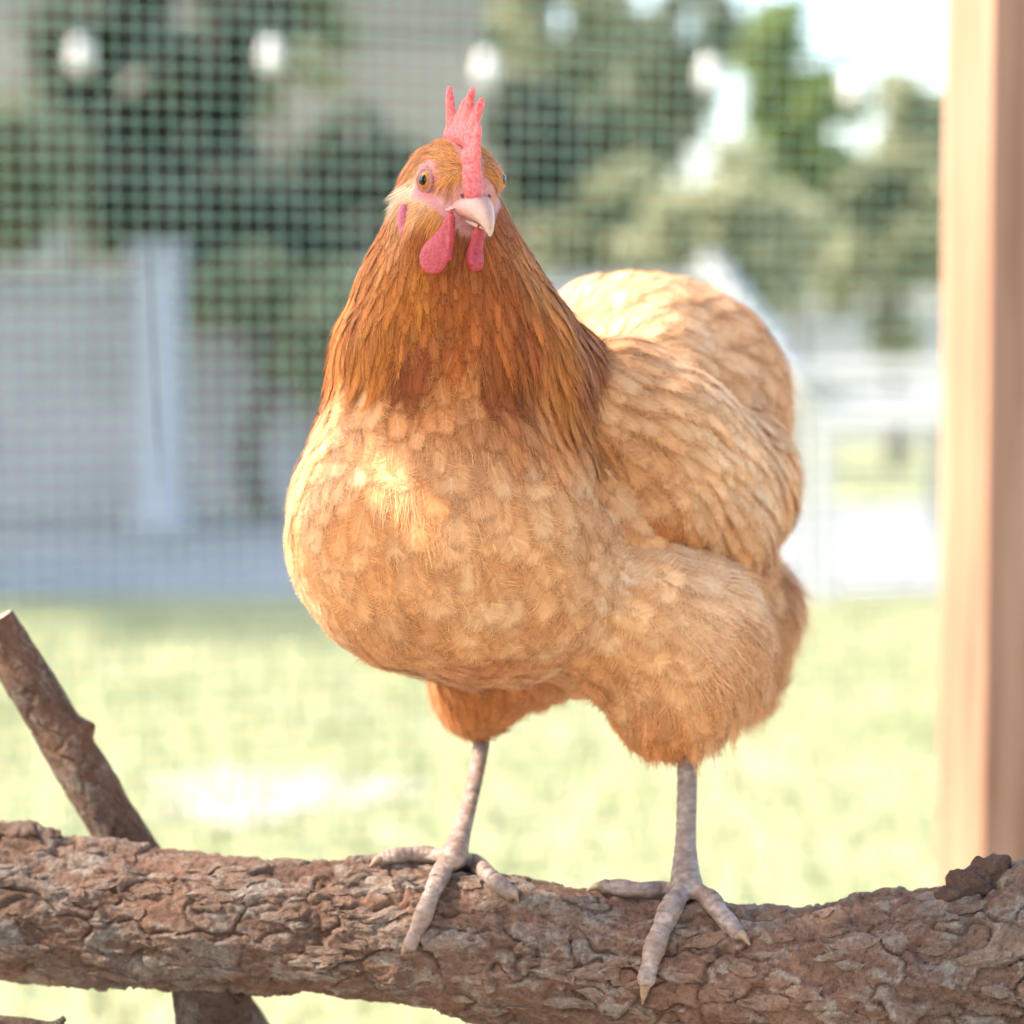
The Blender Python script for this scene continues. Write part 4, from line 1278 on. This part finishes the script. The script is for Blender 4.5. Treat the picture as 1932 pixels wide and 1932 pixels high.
# ------------------------------------------------------------------ folded wing
wing_me2 = wing_me
bvh_wing = BVHTree.FromPolygons([v.co.copy() for v in wing_me.vertices], [tuple(p.vertices) for p in wing_me.polygons])
ctrl = []
def TW(px, py, d, L, Wd, sp_, col, lance=.3, fluff=.2, stiff=.05, y=None):
    h = on_body(px, py, bvh_wing)[0] if y is None else P(px, py, y)
    if h is None: h = bvh_wing.find_nearest(P(px, py, .1))[0]
    ctrl.append((tuple(h), d, (L, Wd, sp_, lance, fluff, stiff), col))
TW(1150, 720, (.75, .5, -.5), 30, 6.5, 7.6, TAN); TW(1220, 760, (.75, .5, -.5), 34, 6.5, 7.8, BUFF, .45); TW(1300, 800, (.65, .5, -.65), 36, 6.5, 8, PALE, .45)
TW(1190, 860, (.6, .2, -.75), 26, 7, 7.4, TAN, .2, .3); TW(1230, 950, (.4, .1, -.9), 24, 6.5, 7, RUST, .2, .4); TW(1280, 900, (.5, .25, -.85), 30, 6.5, 7.4, BUFF, .4)
TW(1300, 1010, (.35, .15, -.95), 24, 6, 7, RUST, .2, .5); TW(1350, 950, (.4, .3, -.9), 32, 6.5, 7.6, BUFF, .4, .3); TW(1400, 860, (.45, .45, -.8), 36, 7, 8, PALE, .45)
TW(1380, 1020, (.3, .3, -.95), 28, 6.5, 7.4, TAN, .3, .4); TW(1440, 950, (.3, .4, -.9), 34, 7, 8, RUST, .4, .3); TW(1450, 830, (.4, .5, -.75), 38, 7, 8.4, BUFF, .45)
TW(1330, 900, (.3, .7, -.6), 36, 8, 10, TAN, .3, y=.22)
ARR_WING = tract_arrays(ctrl)
wroots = poisson(wing_me, ARR_WING, 5)
wp = {'covert_plumage': Plume()}
grow(wp, bvh_wing, wroots, ARR_WING, 21, lambda p, X, C: 'covert_plumage', lift=1.5)
fuzz(wp['covert_plumage'], wing_me, ARR_WING, 55, lambda t: 3.6e5 + 0 * t[:, 3], .52)
skinw = np.ones((len(wing_me.vertices), 4), dtype=np.float32); skinw[:, :3] = np.array(TAN) * .85
ca = wing_me.color_attributes.new('skin', 'FLOAT_COLOR', 'POINT'); ca.data.foreach_set('color', skinw.reshape(-1))
wing = link_mesh('wing', wing_me, M_skin, hen)
tag(link_mesh('covert_plumage', wp['covert_plumage'].mesh('covert_plumage'), M_feather, wing), kind='stuff')

# ------------------------------------------------------------------ comb, wattles, ear lobe, beak, eyes
def flesh(name, c1, c2, scale, sss=.35, rough=.45, bumpd=.0006):
    m, t, b = new_mat(name)
    v = coords(t, 'Object')
    n = noise_n(t, scale, 5, 0.6, v); n2 = noise_n(t, 160, 4, .6, v)
    r = ramp(t, n.outputs[0], [(0.32, c1), (0.68, c2)])
    c = mixc(t, ramp(t, n2.outputs[0], [(.35, (0, 0, 0)), (.7, (.45, .45, .45))]).outputs[0], r.outputs[0], c2)
    t.links.new(c, b.inputs['Base Color'])
    b.inputs['Roughness'].default_value = rough
    b.inputs['Specular IOR Level'].default_value = .4
    b.inputs['Subsurface Weight'].default_value = sss
    b.inputs['Subsurface Radius'].default_value = (.006, .0018, .0012)
    b.inputs['Subsurface Scale'].default_value = 1.0
    bump_n(t, b, n.outputs[0], 1.0, bumpd * 1.8)
    return m
M_comb = flesh('comb_flesh', (.42, .024, .028), (.60, .17, .16), 620, .4, .36)
M_wattle = flesh('wattle_flesh', (.27, .010, .018), (.38, .042, .050), 700, .4, .38)
def flat_chain(pts, thick):
    out = []
    for i in range(len(pts) - 1):
        a, b = pts[i], pts[i + 1]
        n = max(3, int(math.dist(a[:3], b[:3]) / 1.0))
        for j in range(n + 1):
            f = j / n
            q = [a[k] * (1 - f) + b[k] * f for k in range(4)]
            out.append((H(q[0], q[2] + 1.6, q[1]), (q[3] * .001, min(thick, q[3] * .9) * .001, q[3] * .001), HROT))
    return out
cb = flat_chain([(-4, 25, 0, 5), (4, 27, 0, 6), (12, 28, 0, 6.5), (19, 26, 0, 6.5), (23, 20, 0, 6), (24, 14, 0, 5.2), (24.5, 9, 0, 4.4)], 2.5)
cb += flat_chain([(-2, 29, 0, 5.4), (-1.5, 38, 1.2, 4.0), (-1, 46, 2.2, 1.7)], 1.9)
cb += flat_chain([(7, 32, 0, 5), (9, 38, -.6, 3.4), (11, 42.5, -1, 1.5)], 1.9)
cb += flat_chain([(14, 33, 0, 5), (17.5, 41, .6, 3.5), (20.5, 47.5, .8, 1.5)], 1.9)
cb += flat_chain([(19, 30, 0, 5), (23, 37, -.8, 3.4), (26, 43.5, -1.5, 1.5)], 1.9)
cb += flat_chain([(24, 22, 0, 4), (25.2, 27, -.4, 2.6), (25.3, 32, -.8, 1.5)], 1.9)
cb += flat_chain([(19, 17, 0, 6), (22, 10, 0, 5.4)], 4.0)
cb += flat_chain([(22, 10, 0, 5.4), (24, 4.5, 0, 5.6), (25, 2.5, 0, 5)], 5.4)
link_mesh('comb', blob_mesh('comb', cb, .0006, 3), M_comb, hen)
def wattle(pts, y, nrm, thick, bend):
    nrm = Vector(nrm).normalized(); up = Vector((0, 0, 1)); x = up.cross(nrm).normalized(); up = nrm.cross(x)
    rt = Matrix((x, nrm, up)).transposed()
    out = []
    for i in range(len(pts) - 1):
        a, b = pts[i], pts[i + 1]
        for j in range(7):
            f = j / 6
            px, py, r = [a[k] * (1 - f) + b[k] * f for k in range(3)]
            rr = MM(r, y)
            s = (i + f) / (len(pts) - 1)
            out.append((P(px, py, y + bend * s * s), (rr, thick, rr), rt))
    return out
wl = wattle([(850, 404, 7), (843, 432, 13), (831, 458, 22), (821, 478, 30), (818, 488, 31)], -.058, (-.42, -.88, .1), .0016, -.003)
wl += wattle([(853, 410, 5), (853, 440, 5), (849, 470, 6), (846, 488, 6)], -.060, (-.42, -.88, .1), .0026, -.003)
link_mesh('wattle', blob_mesh('wattle', wl, .0006, 4), M_wattle, hen)
wr = wattle([(910, 415, 6), (905, 440, 11), (899, 464, 14), (897, 487, 17), (897, 496, 17)], -.054, (.35, -.90, .1), .0016, -.004)
wr += wattle([(905, 420, 4), (894, 450, 5), (886, 480, 6), (887, 496, 6)], -.056, (.35, -.90, .1), .0024, -.004)
link_mesh('wattle', blob_mesh('wattle', wr, .0006, 4), M_wattle, hen)
h1, n1_ = on_body(758, 412)
link_mesh('ear_lobe', blob_mesh('ear_lobe', [(h1 - n1_ * .0010, (.0030, .0032, .0070), None), (h1 - n1_ * .0010 + Vector((.001, 0, -.005)), (.0032, .0032, .0046), None)], .0006, 4), flesh('lobe_flesh', (.40, .05, .085), (.52, .15, .20), 1200), hen)

def horn_material():
    m, t, b = new_mat('beak_horn')
    v = coords(t, 'Object')
    at = t.nodes.new('ShaderNodeAttribute'); at.attribute_name = 'horn'
    n = noise_n(t, 500, 5, .6, v)
    sepc = t.nodes.new('ShaderNodeSeparateColor'); t.links.new(at.outputs['Color'], sepc.inputs[0])
    tipc = ramp(t, sepc.outputs[0], [(0.0, (.40, .135, .115)), (.34, (.42, .185, .15)), (.56, (.46, .285, .215)), (.78, (.48, .32, .235)), (1.0, (.47, .32, .20))])
    c = mixc(t, .5, mixc(t, math_n(t, 'MULTIPLY', sepc.outputs[1], .75), tipc.outputs[0], (.34, .17, .135)), ramp(t, n.outputs[0], [(.3, (.72, .66, .62)), (.7, (1.1, 1.1, 1.1))]).outputs[0], 'MULTIPLY')
    t.links.new(c, b.inputs['Base Color']); b.inputs['Roughness'].default_value = .42
    b.inputs['Subsurface Weight'].default_value = .2; b.inputs['Subsurface Radius'].default_value = (.003, .002, .001)
    bump_n(t, b, n.outputs[0], .25, .0004)
    return m
M_horn = horn_material()
def beak_part(name, rows_, parent, nseg=28):
    "rows: f, u (centre, mm in the head frame), half width, height above, height below"
    rr = spline(rows_, 26)
    V, F, A = [], [], []
    n = len(rr)
    for i, (f, u, w, ht, hb) in enumerate(rr):
        for k in range(nseg):
            an = 2 * math.pi * k / nseg
            cx, sn = math.cos(an), math.sin(an)
            yy = w * math.copysign(abs(cx) ** .9, cx)
            zz = (ht * abs(sn) ** 1.15) if sn > 0 else -hb * abs(sn) ** .8
            V.append(H(f, yy, u + zz)); A.append((i / (n - 1), max(0, sn) ** 6 * (1 if i < n - 4 else .3), 0, 1))
    for i in range(n - 1):
        for k in range(nseg):
            k2 = (k + 1) % nseg
            F.append((i * nseg + k, i * nseg + k2, (i + 1) * nseg + k2, (i + 1) * nseg + k))
    F.append(tuple(range(nseg))); F.append(tuple(reversed(range((n - 1) * nseg, n * nseg))))
    me = py_mesh(name, V, F)
    ca = me.color_attributes.new('horn', 'FLOAT_COLOR', 'POINT')
    ca.data.foreach_set('color', np.array(A, dtype=np.float32).reshape(-1))
    return link_mesh(name, me, M_horn, parent)
beak = beak_part('beak', [(8, -4.5, 11.4, 5.0, 5.6), (15, -4.5, 10.4, 6.6, 5.2), (21, -4.6, 9.0, 7.4, 4.8), (27, -5.2, 7.4, 7.6, 4.4), (32.5, -6.2, 5.4, 6.6, 3.8), (37.4, -8.6, 3.4, 5.2, 3.0), (40.0, -11.6, 1.9, 3.4, 2.2), (40.5, -14.0, .8, 1.2, .9), (40.4, -14.9, .03, .03, .03)], hen)
beak_part('lower_beak', [(8, -9.6, 8.6, 3, 2.4), (16, -9.8, 6.8, 2.6, 2.4), (24, -10.2, 4.6, 2.0, 2.2), (31, -11.4, 2.6, 1.4, 1.5), (35, -12.6, .03, .03, .03)], beak)
# fleshy corner of the mouth
mc = []
for px, py, rr3 in ((844, 394, .9), (851, 391, 1.2), (859, 390, 1.3)):
    hh, nn = on_body(px, py)
    mc.append((hh - nn * .0008, (.0030, .0015, .00085 * rr3), HROT))
mc2 = []
for c_, r_, m_ in mc:
    q = c_ - HC
    q = bvh_body.find_nearest(HC + HF * q.dot(HF) - HR * q.dot(HR) + HU * q.dot(HU))
    mc2.append((q[0] - q[1] * .0008, r_, m_))
M_gape = flesh('mouth_corner_flesh', (.50, .22, .17), (.58, .33, .26), 700, .25)
link_mesh('mouth_corner', blob_mesh('mouth_corner', mc, .0005, 3), M_gape, beak)
link_mesh('mouth_corner', blob_mesh('mouth_corner', mc2, .0005, 3), M_gape, beak)
M_nos = simple_mat('nostril_dark', (.10, .035, .03), (.16, .06, .05), 300, .6, 0)
for sg in (1, -1):
    nb_ = [(H(22.6, 6.4 * sg, 1.4), (.0026, .0009, .0006), HROT @ Matrix.Rotation(R(-22 * sg), 3, 'Z') @ Matrix.Rotation(R(26), 3, 'Y'))]
    link_mesh('nostril', blob_mesh('nostril', nb_, .0004, 1), M_nos, beak)

def eye_mats():
    m, t, b = new_mat('iris'); v = coords(t, 'Object')
    n = noise_n(t, 900, 4, .6, v)
    t.links.new(ramp(t, n.outputs[0], [(.3, (.26, .075, .008)), (.7, (.46, .16, .014))]).outputs[0], b.inputs['Base Color'])
    b.inputs['Roughness'].default_value = .3; b.inputs['Specular IOR Level'].default_value = .25; b.inputs['Coat Weight'].default_value = .18; b.inputs['Coat Roughness'].default_value = .03
    m2, t, b = new_mat('pupil'); b.inputs['Base Color'].default_value = (.006, .005, .005, 1)
    b.inputs['Roughness'].default_value = .10; b.inputs['Specular IOR Level'].default_value = .3
    return m, m2
M_iris, M_pupil = eye_mats()
M_lid = flesh('eyelid_skin', (.26, .10, .085), (.40, .19, .16), 1500, .2, .6)
def cap_mesh(name, c, d, r, ang, n=28, rings=8):
    d = d.normalized(); x = d.orthogonal().normalized(); y = d.cross(x)
    V, F = [c + d * r], []
    for i in range(1, rings + 1):
        a = ang * i / rings
        for k in range(n):
            q = 2 * math.pi * k / n
            V.append(c + (d * math.cos(a) + (x * math.cos(q) + y * math.sin(q)) * math.sin(a)) * r)
    for k in range(n): F.append((0, 1 + k, 1 + (k + 1) % n))
    for i in range(rings - 1):
        for k in range(n):
            k2 = (k + 1) % n
            F.append((1 + i * n + k, 1 + (i + 1) * n + k, 1 + (i + 1) * n + k2, 1 + i * n + k2))
    return py_mesh(name, V, F)
for ep, en, sg in ((EYE_P, EYE_N, 1), (EYE2_P, EYE2_N, -1)):
    look = (en * .8 + Vector((-.30 * sg if sg > 0 else .6, -.55, .04))).normalized()
    c = ep - look * .0020
    r = .0053
    e = link_mesh('eye', cap_mesh('eye', c, look, r, R(120)), M_iris, hen)
    link_mesh('pupil', cap_mesh('pupil', c, look, r * 1.012, R(27), 28, 5), M_pupil, e)
    # lids: a ring of skin, folded below
    x = look.cross(Vector((0, 0, 1))).normalized(); y = x.cross(look)
    for k, (rad, tb, dn, zz) in enumerate(((.0044, .0010, .0026, 0), (.0060, .0008, .0012, -.0005))):
        pts = []
        for j in range(33):
            q = 2 * math.pi * j / 32
            wob = 1 + .02 * math.sin(q * 9 + k)
            pts.append(c + look * (dn + .0006 * math.cos(q * 2)) + (x * math.cos(q) * rad * .94 + y * (math.sin(q) * rad * 1.10 + zz)) * wob)
        V, F = tube_geo(pts, [tb * (1 + .15 * math.sin(j * 2.7)) for j in range(33)], 10, False)
        link_mesh('eyelid', py_mesh('eyelid', V, F), M_lid, e)

# ------------------------------------------------------------------ legs and feet
def scale_material():
    m, t, b = new_mat('leg_scales')
    v = coords(t, 'Object')
    br = t.nodes.new('ShaderNodeTexVoronoi'); br.inputs['Scale'].default_value = 1.0
    mp = t.nodes.new('ShaderNodeMapping'); mp.inputs['Scale'].default_value = (150, 150, 330); t.links.new(v, mp.inputs[0]); t.links.new(mp.outputs[0], br.inputs['Vector'])
    n = noise_n(t, 260, 5, .6, v); n2 = noise_n(t, 60, 4, .6, v)
    c0 = ramp(t, n.outputs[0], [(.3, (.15, .10, .075)), (.55, (.27, .195, .15)), (.75, (.38, .295, .23))])
    dirt = ramp(t, n2.outputs[0], [(.42, (0, 0, 0)), (.60, (1, 1, 1))])
    c = mixc(t, math_n(t, 'MULTIPLY', dirt.outputs[0], .6), c0.outputs[0], (.20, .115, .07))
    ed = ramp(t, br.outputs['Distance'], [(.35, (1, 1, 1)), (.75, (.68, .64, .62))])
    c = mixc(t, .7, c, ed.outputs[0], 'MULTIPLY')
    t.links.new(c, b.inputs['Base Color']); b.inputs['Roughness'].default_value = .6
    bump_n(t, b, math_n(t, 'ADD', math_n(t, 'MULTIPLY', br.outputs['Distance'], -1.0), n.outputs[0]), .8, .0008)
    return m
M_leg = scale_material()
M_claw = simple_mat('claw_horn', (.15, .085, .045), (.32, .205, .12), 260, .5, .3, .0005)
def log_pt(px, py, r):
    h, n_, _, _ = bvh_log.ray_cast(CAM_LOC, ray(px, py).normalized())
    if h is None:
        h, n_, _, _ = bvh_log.find_nearest(P(px, py, LOGY(px)))
    # outward from the log's own axis, so bark relief does not throw the toe about
    j = int(np.argmin(np.abs(lp[:, 0] - h.x))); c = Vector(lp[j, :3])
    d = (h - c); d.x = 0; d.normalize()
    rad = lp[j, 3]
    return Vector((h.x, c.y, c.z)) + d * (max((h - c).length, rad) + r * .75)
def hind_pt(px, ang, r):
    j = int(np.argmin(np.abs(lp[:, 0] - P(px, 1700, LOGY(px)).x))); c = Vector(lp[j, :3])
    d = Vector((0, math.sin(R(ang)), math.cos(R(ang))))
    return c + d * (lp[j, 3] + .001 + r * .75)
def scute_mesh(a, b, r0, r1, face, span=1.25, n=9):
    "one horny plate: a bowed band across the front of shank or toe"
    t = (b - a).normalized(); f = (face - t * face.dot(t)).normalized(); s_ = t.cross(f)
    V, F = [], []
    for i, (u, lift) in enumerate(((0.0, 1.00), (.25, 1.07), (.7, 1.075), (1.0, 1.035))):
        c = a.lerp(b, u); r = (r0 * (1 - u) + r1 * u) * lift
        for k in range(n):
            q = (k / (n - 1) * 2 - 1) * span
            V.append(c + (f * math.cos(q) + s_ * math.sin(q)) * r * (1 if abs(q) < span * .95 else .97))
    for i in range(3):
        for k in range(n - 1):
            F.append((i * n + k, i * n + k + 1, (i + 1) * n + k + 1, (i + 1) * n + k))
    return py_mesh('scute', V, F)
def leg(shank, toes, hind):
    scutes = []
    blobs = []
    pts = [P(*s[:3]) for s in shank]
    pth = spline([(*p, s[3]) for p, s in zip(pts, shank)], 60)
    for i, q in enumerate(pth):
        rr = q[3] * (1 + .035 * math.sin(i * 2.1))
        blobs.append((Vector(q[:3]), (rr, rr, rr), None))
    for i in range(8, 54, 4):
        scutes.append((Vector(pth[i][:3]), Vector(pth[i + 4][:3]), pth[i][3], pth[i + 4][3], Vector((-.25, -1, .1))))
    ankle = pts[-1]
    claws = []
    for tp in toes + [hind]:
        if tp is hind:
            w = [hind_pt(px, a, r) for px, a, r in tp]; rad = [r for _, _, r in tp]
        else:
            w = [log_pt(px, py, r) for px, py, r in tp]; rad = [r for _, _, r in tp]
        full = spline([(*ankle, .0052)] + [(*p, r) for p, r in zip(w[:-1], rad[:-1])], 46)
        for i, q in enumerate(full):
            joint = 1 + .10 * math.cos(i / 46 * math.pi * 2 * 3.0) + .03 * math.sin(i * 2.4)
            rr = q[3] * joint
            blobs.append((Vector(q[:3]), (rr, rr, rr * .95), None))
        if tp is not hind:
            for i in range(10, 43, 4):
                c0_ = Vector(full[i][:3]); j = int(np.argmin(np.abs(lp[:, 0] - c0_.x))); fd = c0_ - Vector(lp[j, :3]); fd.x = 0
                k1 = 1 + .10 * math.cos(i / 46 * math.pi * 6); k2 = 1 + .10 * math.cos((i + 4) / 46 * math.pi * 6)
                scutes.append((c0_, Vector(full[min(i + 4, 45)][:3]), full[i][3] * k1, full[min(i + 4, 45)][3] * k2, fd))
        a, b = Vector(full[-2][:3]), w[-1]
        mid = a.lerp(b, .50) + Vector((0, -.0009, .0014))
        cp_ = spline([(*a, rad[-2] * .86), (*mid, rad[-2] * .60), (*b, .0005)], 12)
        claws.append(tube_geo([Vector(q[:3]) for q in cp_], [q[3] for q in cp_], 12))
    me = blob_mesh('leg', blobs, .0009, 3)
    lo = link_mesh('leg', me, M_leg, hen)
    for V, F in claws:
        link_mesh('claw', py_mesh('claw', V, F), M_claw, lo)
    for q in scutes:
        link_mesh('scute', scute_mesh(*q), M_leg, lo)
leg([(916, 1320, .088, .0050), (911, 1385, .076, .0042), (901, 1450, .060, .0039), (885, 1520, .042, .0040), (868, 1580, .023, .0050), (856, 1616, .006, .0068)],
    [[(838, 1650, .0046), (815, 1695, .0044), (793, 1745, .0041), (775, 1780, .0034), (757, 1803, .001)],
     [(890, 1640, .0044), (922, 1662, .0042), (950, 1684, .0038), (963, 1692, .0034), (978, 1703, .001)],
     [(815, 1622, .0042), (775, 1624, .0041), (738, 1628, .0037), (722, 1631, .0032), (698, 1638, .001)]],
    [(868, 10, .0040), (885, 34, .0040), (895, 55, .0034), (903, 68, .001)])
leg([(1297, 1370, .032, .0058), (1297, 1440, .028, .0050), (1296, 1520, .022, .0048), (1294, 1590, .014, .0051), (1294, 1645, .004, .0066), (1296, 1672, -.006, .0076)],
    [[(1272, 1715, .0052), (1248, 1762, .0050), (1230, 1806, .0047), (1219, 1846, .0040), (1212, 1893, .001)],
     [(1335, 1706, .0046), (1358, 1734, .0044), (1380, 1757, .0040), (1390, 1766, .0034), (1414, 1788, .001)],
     [(1255, 1694, .0044), (1205, 1690, .0042), (1160, 1686, .0038), (1140, 1686, .0034), (1106, 1690, .001)]],
    [(1305, 10, .0045), (1318, 36, .0042), (1326, 58, .0034), (1332, 72, .001)])

# ------------------------------------------------------------------ tail: a few quills showing past the saddle
M_tail = M_feather
tb = P(1400, 740, .215)
rr_ = np.random.default_rng(5)
for k in range(9):
    a = (k - 4) / 4
    pl = Plume()
    d = Vector((.50 + .10 * a, .80, .10 - .22 * abs(a))).normalized()
    side = Vector((.75, -.55, .5 * a)).normalized()
    nn = d.cross(side).normalized(); side = nn.cross(d)
    root = tb + Vector((.006 * a - .015, -.01, -.012 - .006 * abs(a)))
    s_ = np.linspace(0, 1, NS)
    sp_ = np.array([root + d * (.085 * s) - Vector((0, 0, .03 * s * s)) for s in s_])
    col = (.10, .055, .03) if k == 7 else tuple(np.array(RUST) * (.8 + .3 * rr_.random()))
    pl.add(sp_, np.repeat(np.array([side]), NS, 0), np.repeat(np.array([nn]), NS, 0), .085, .012, .15, .2, col, rr_.random(), rr_, nb=24)
    link_mesh('tail_feather', pl.mesh('tail_feather'), M_tail, hen)
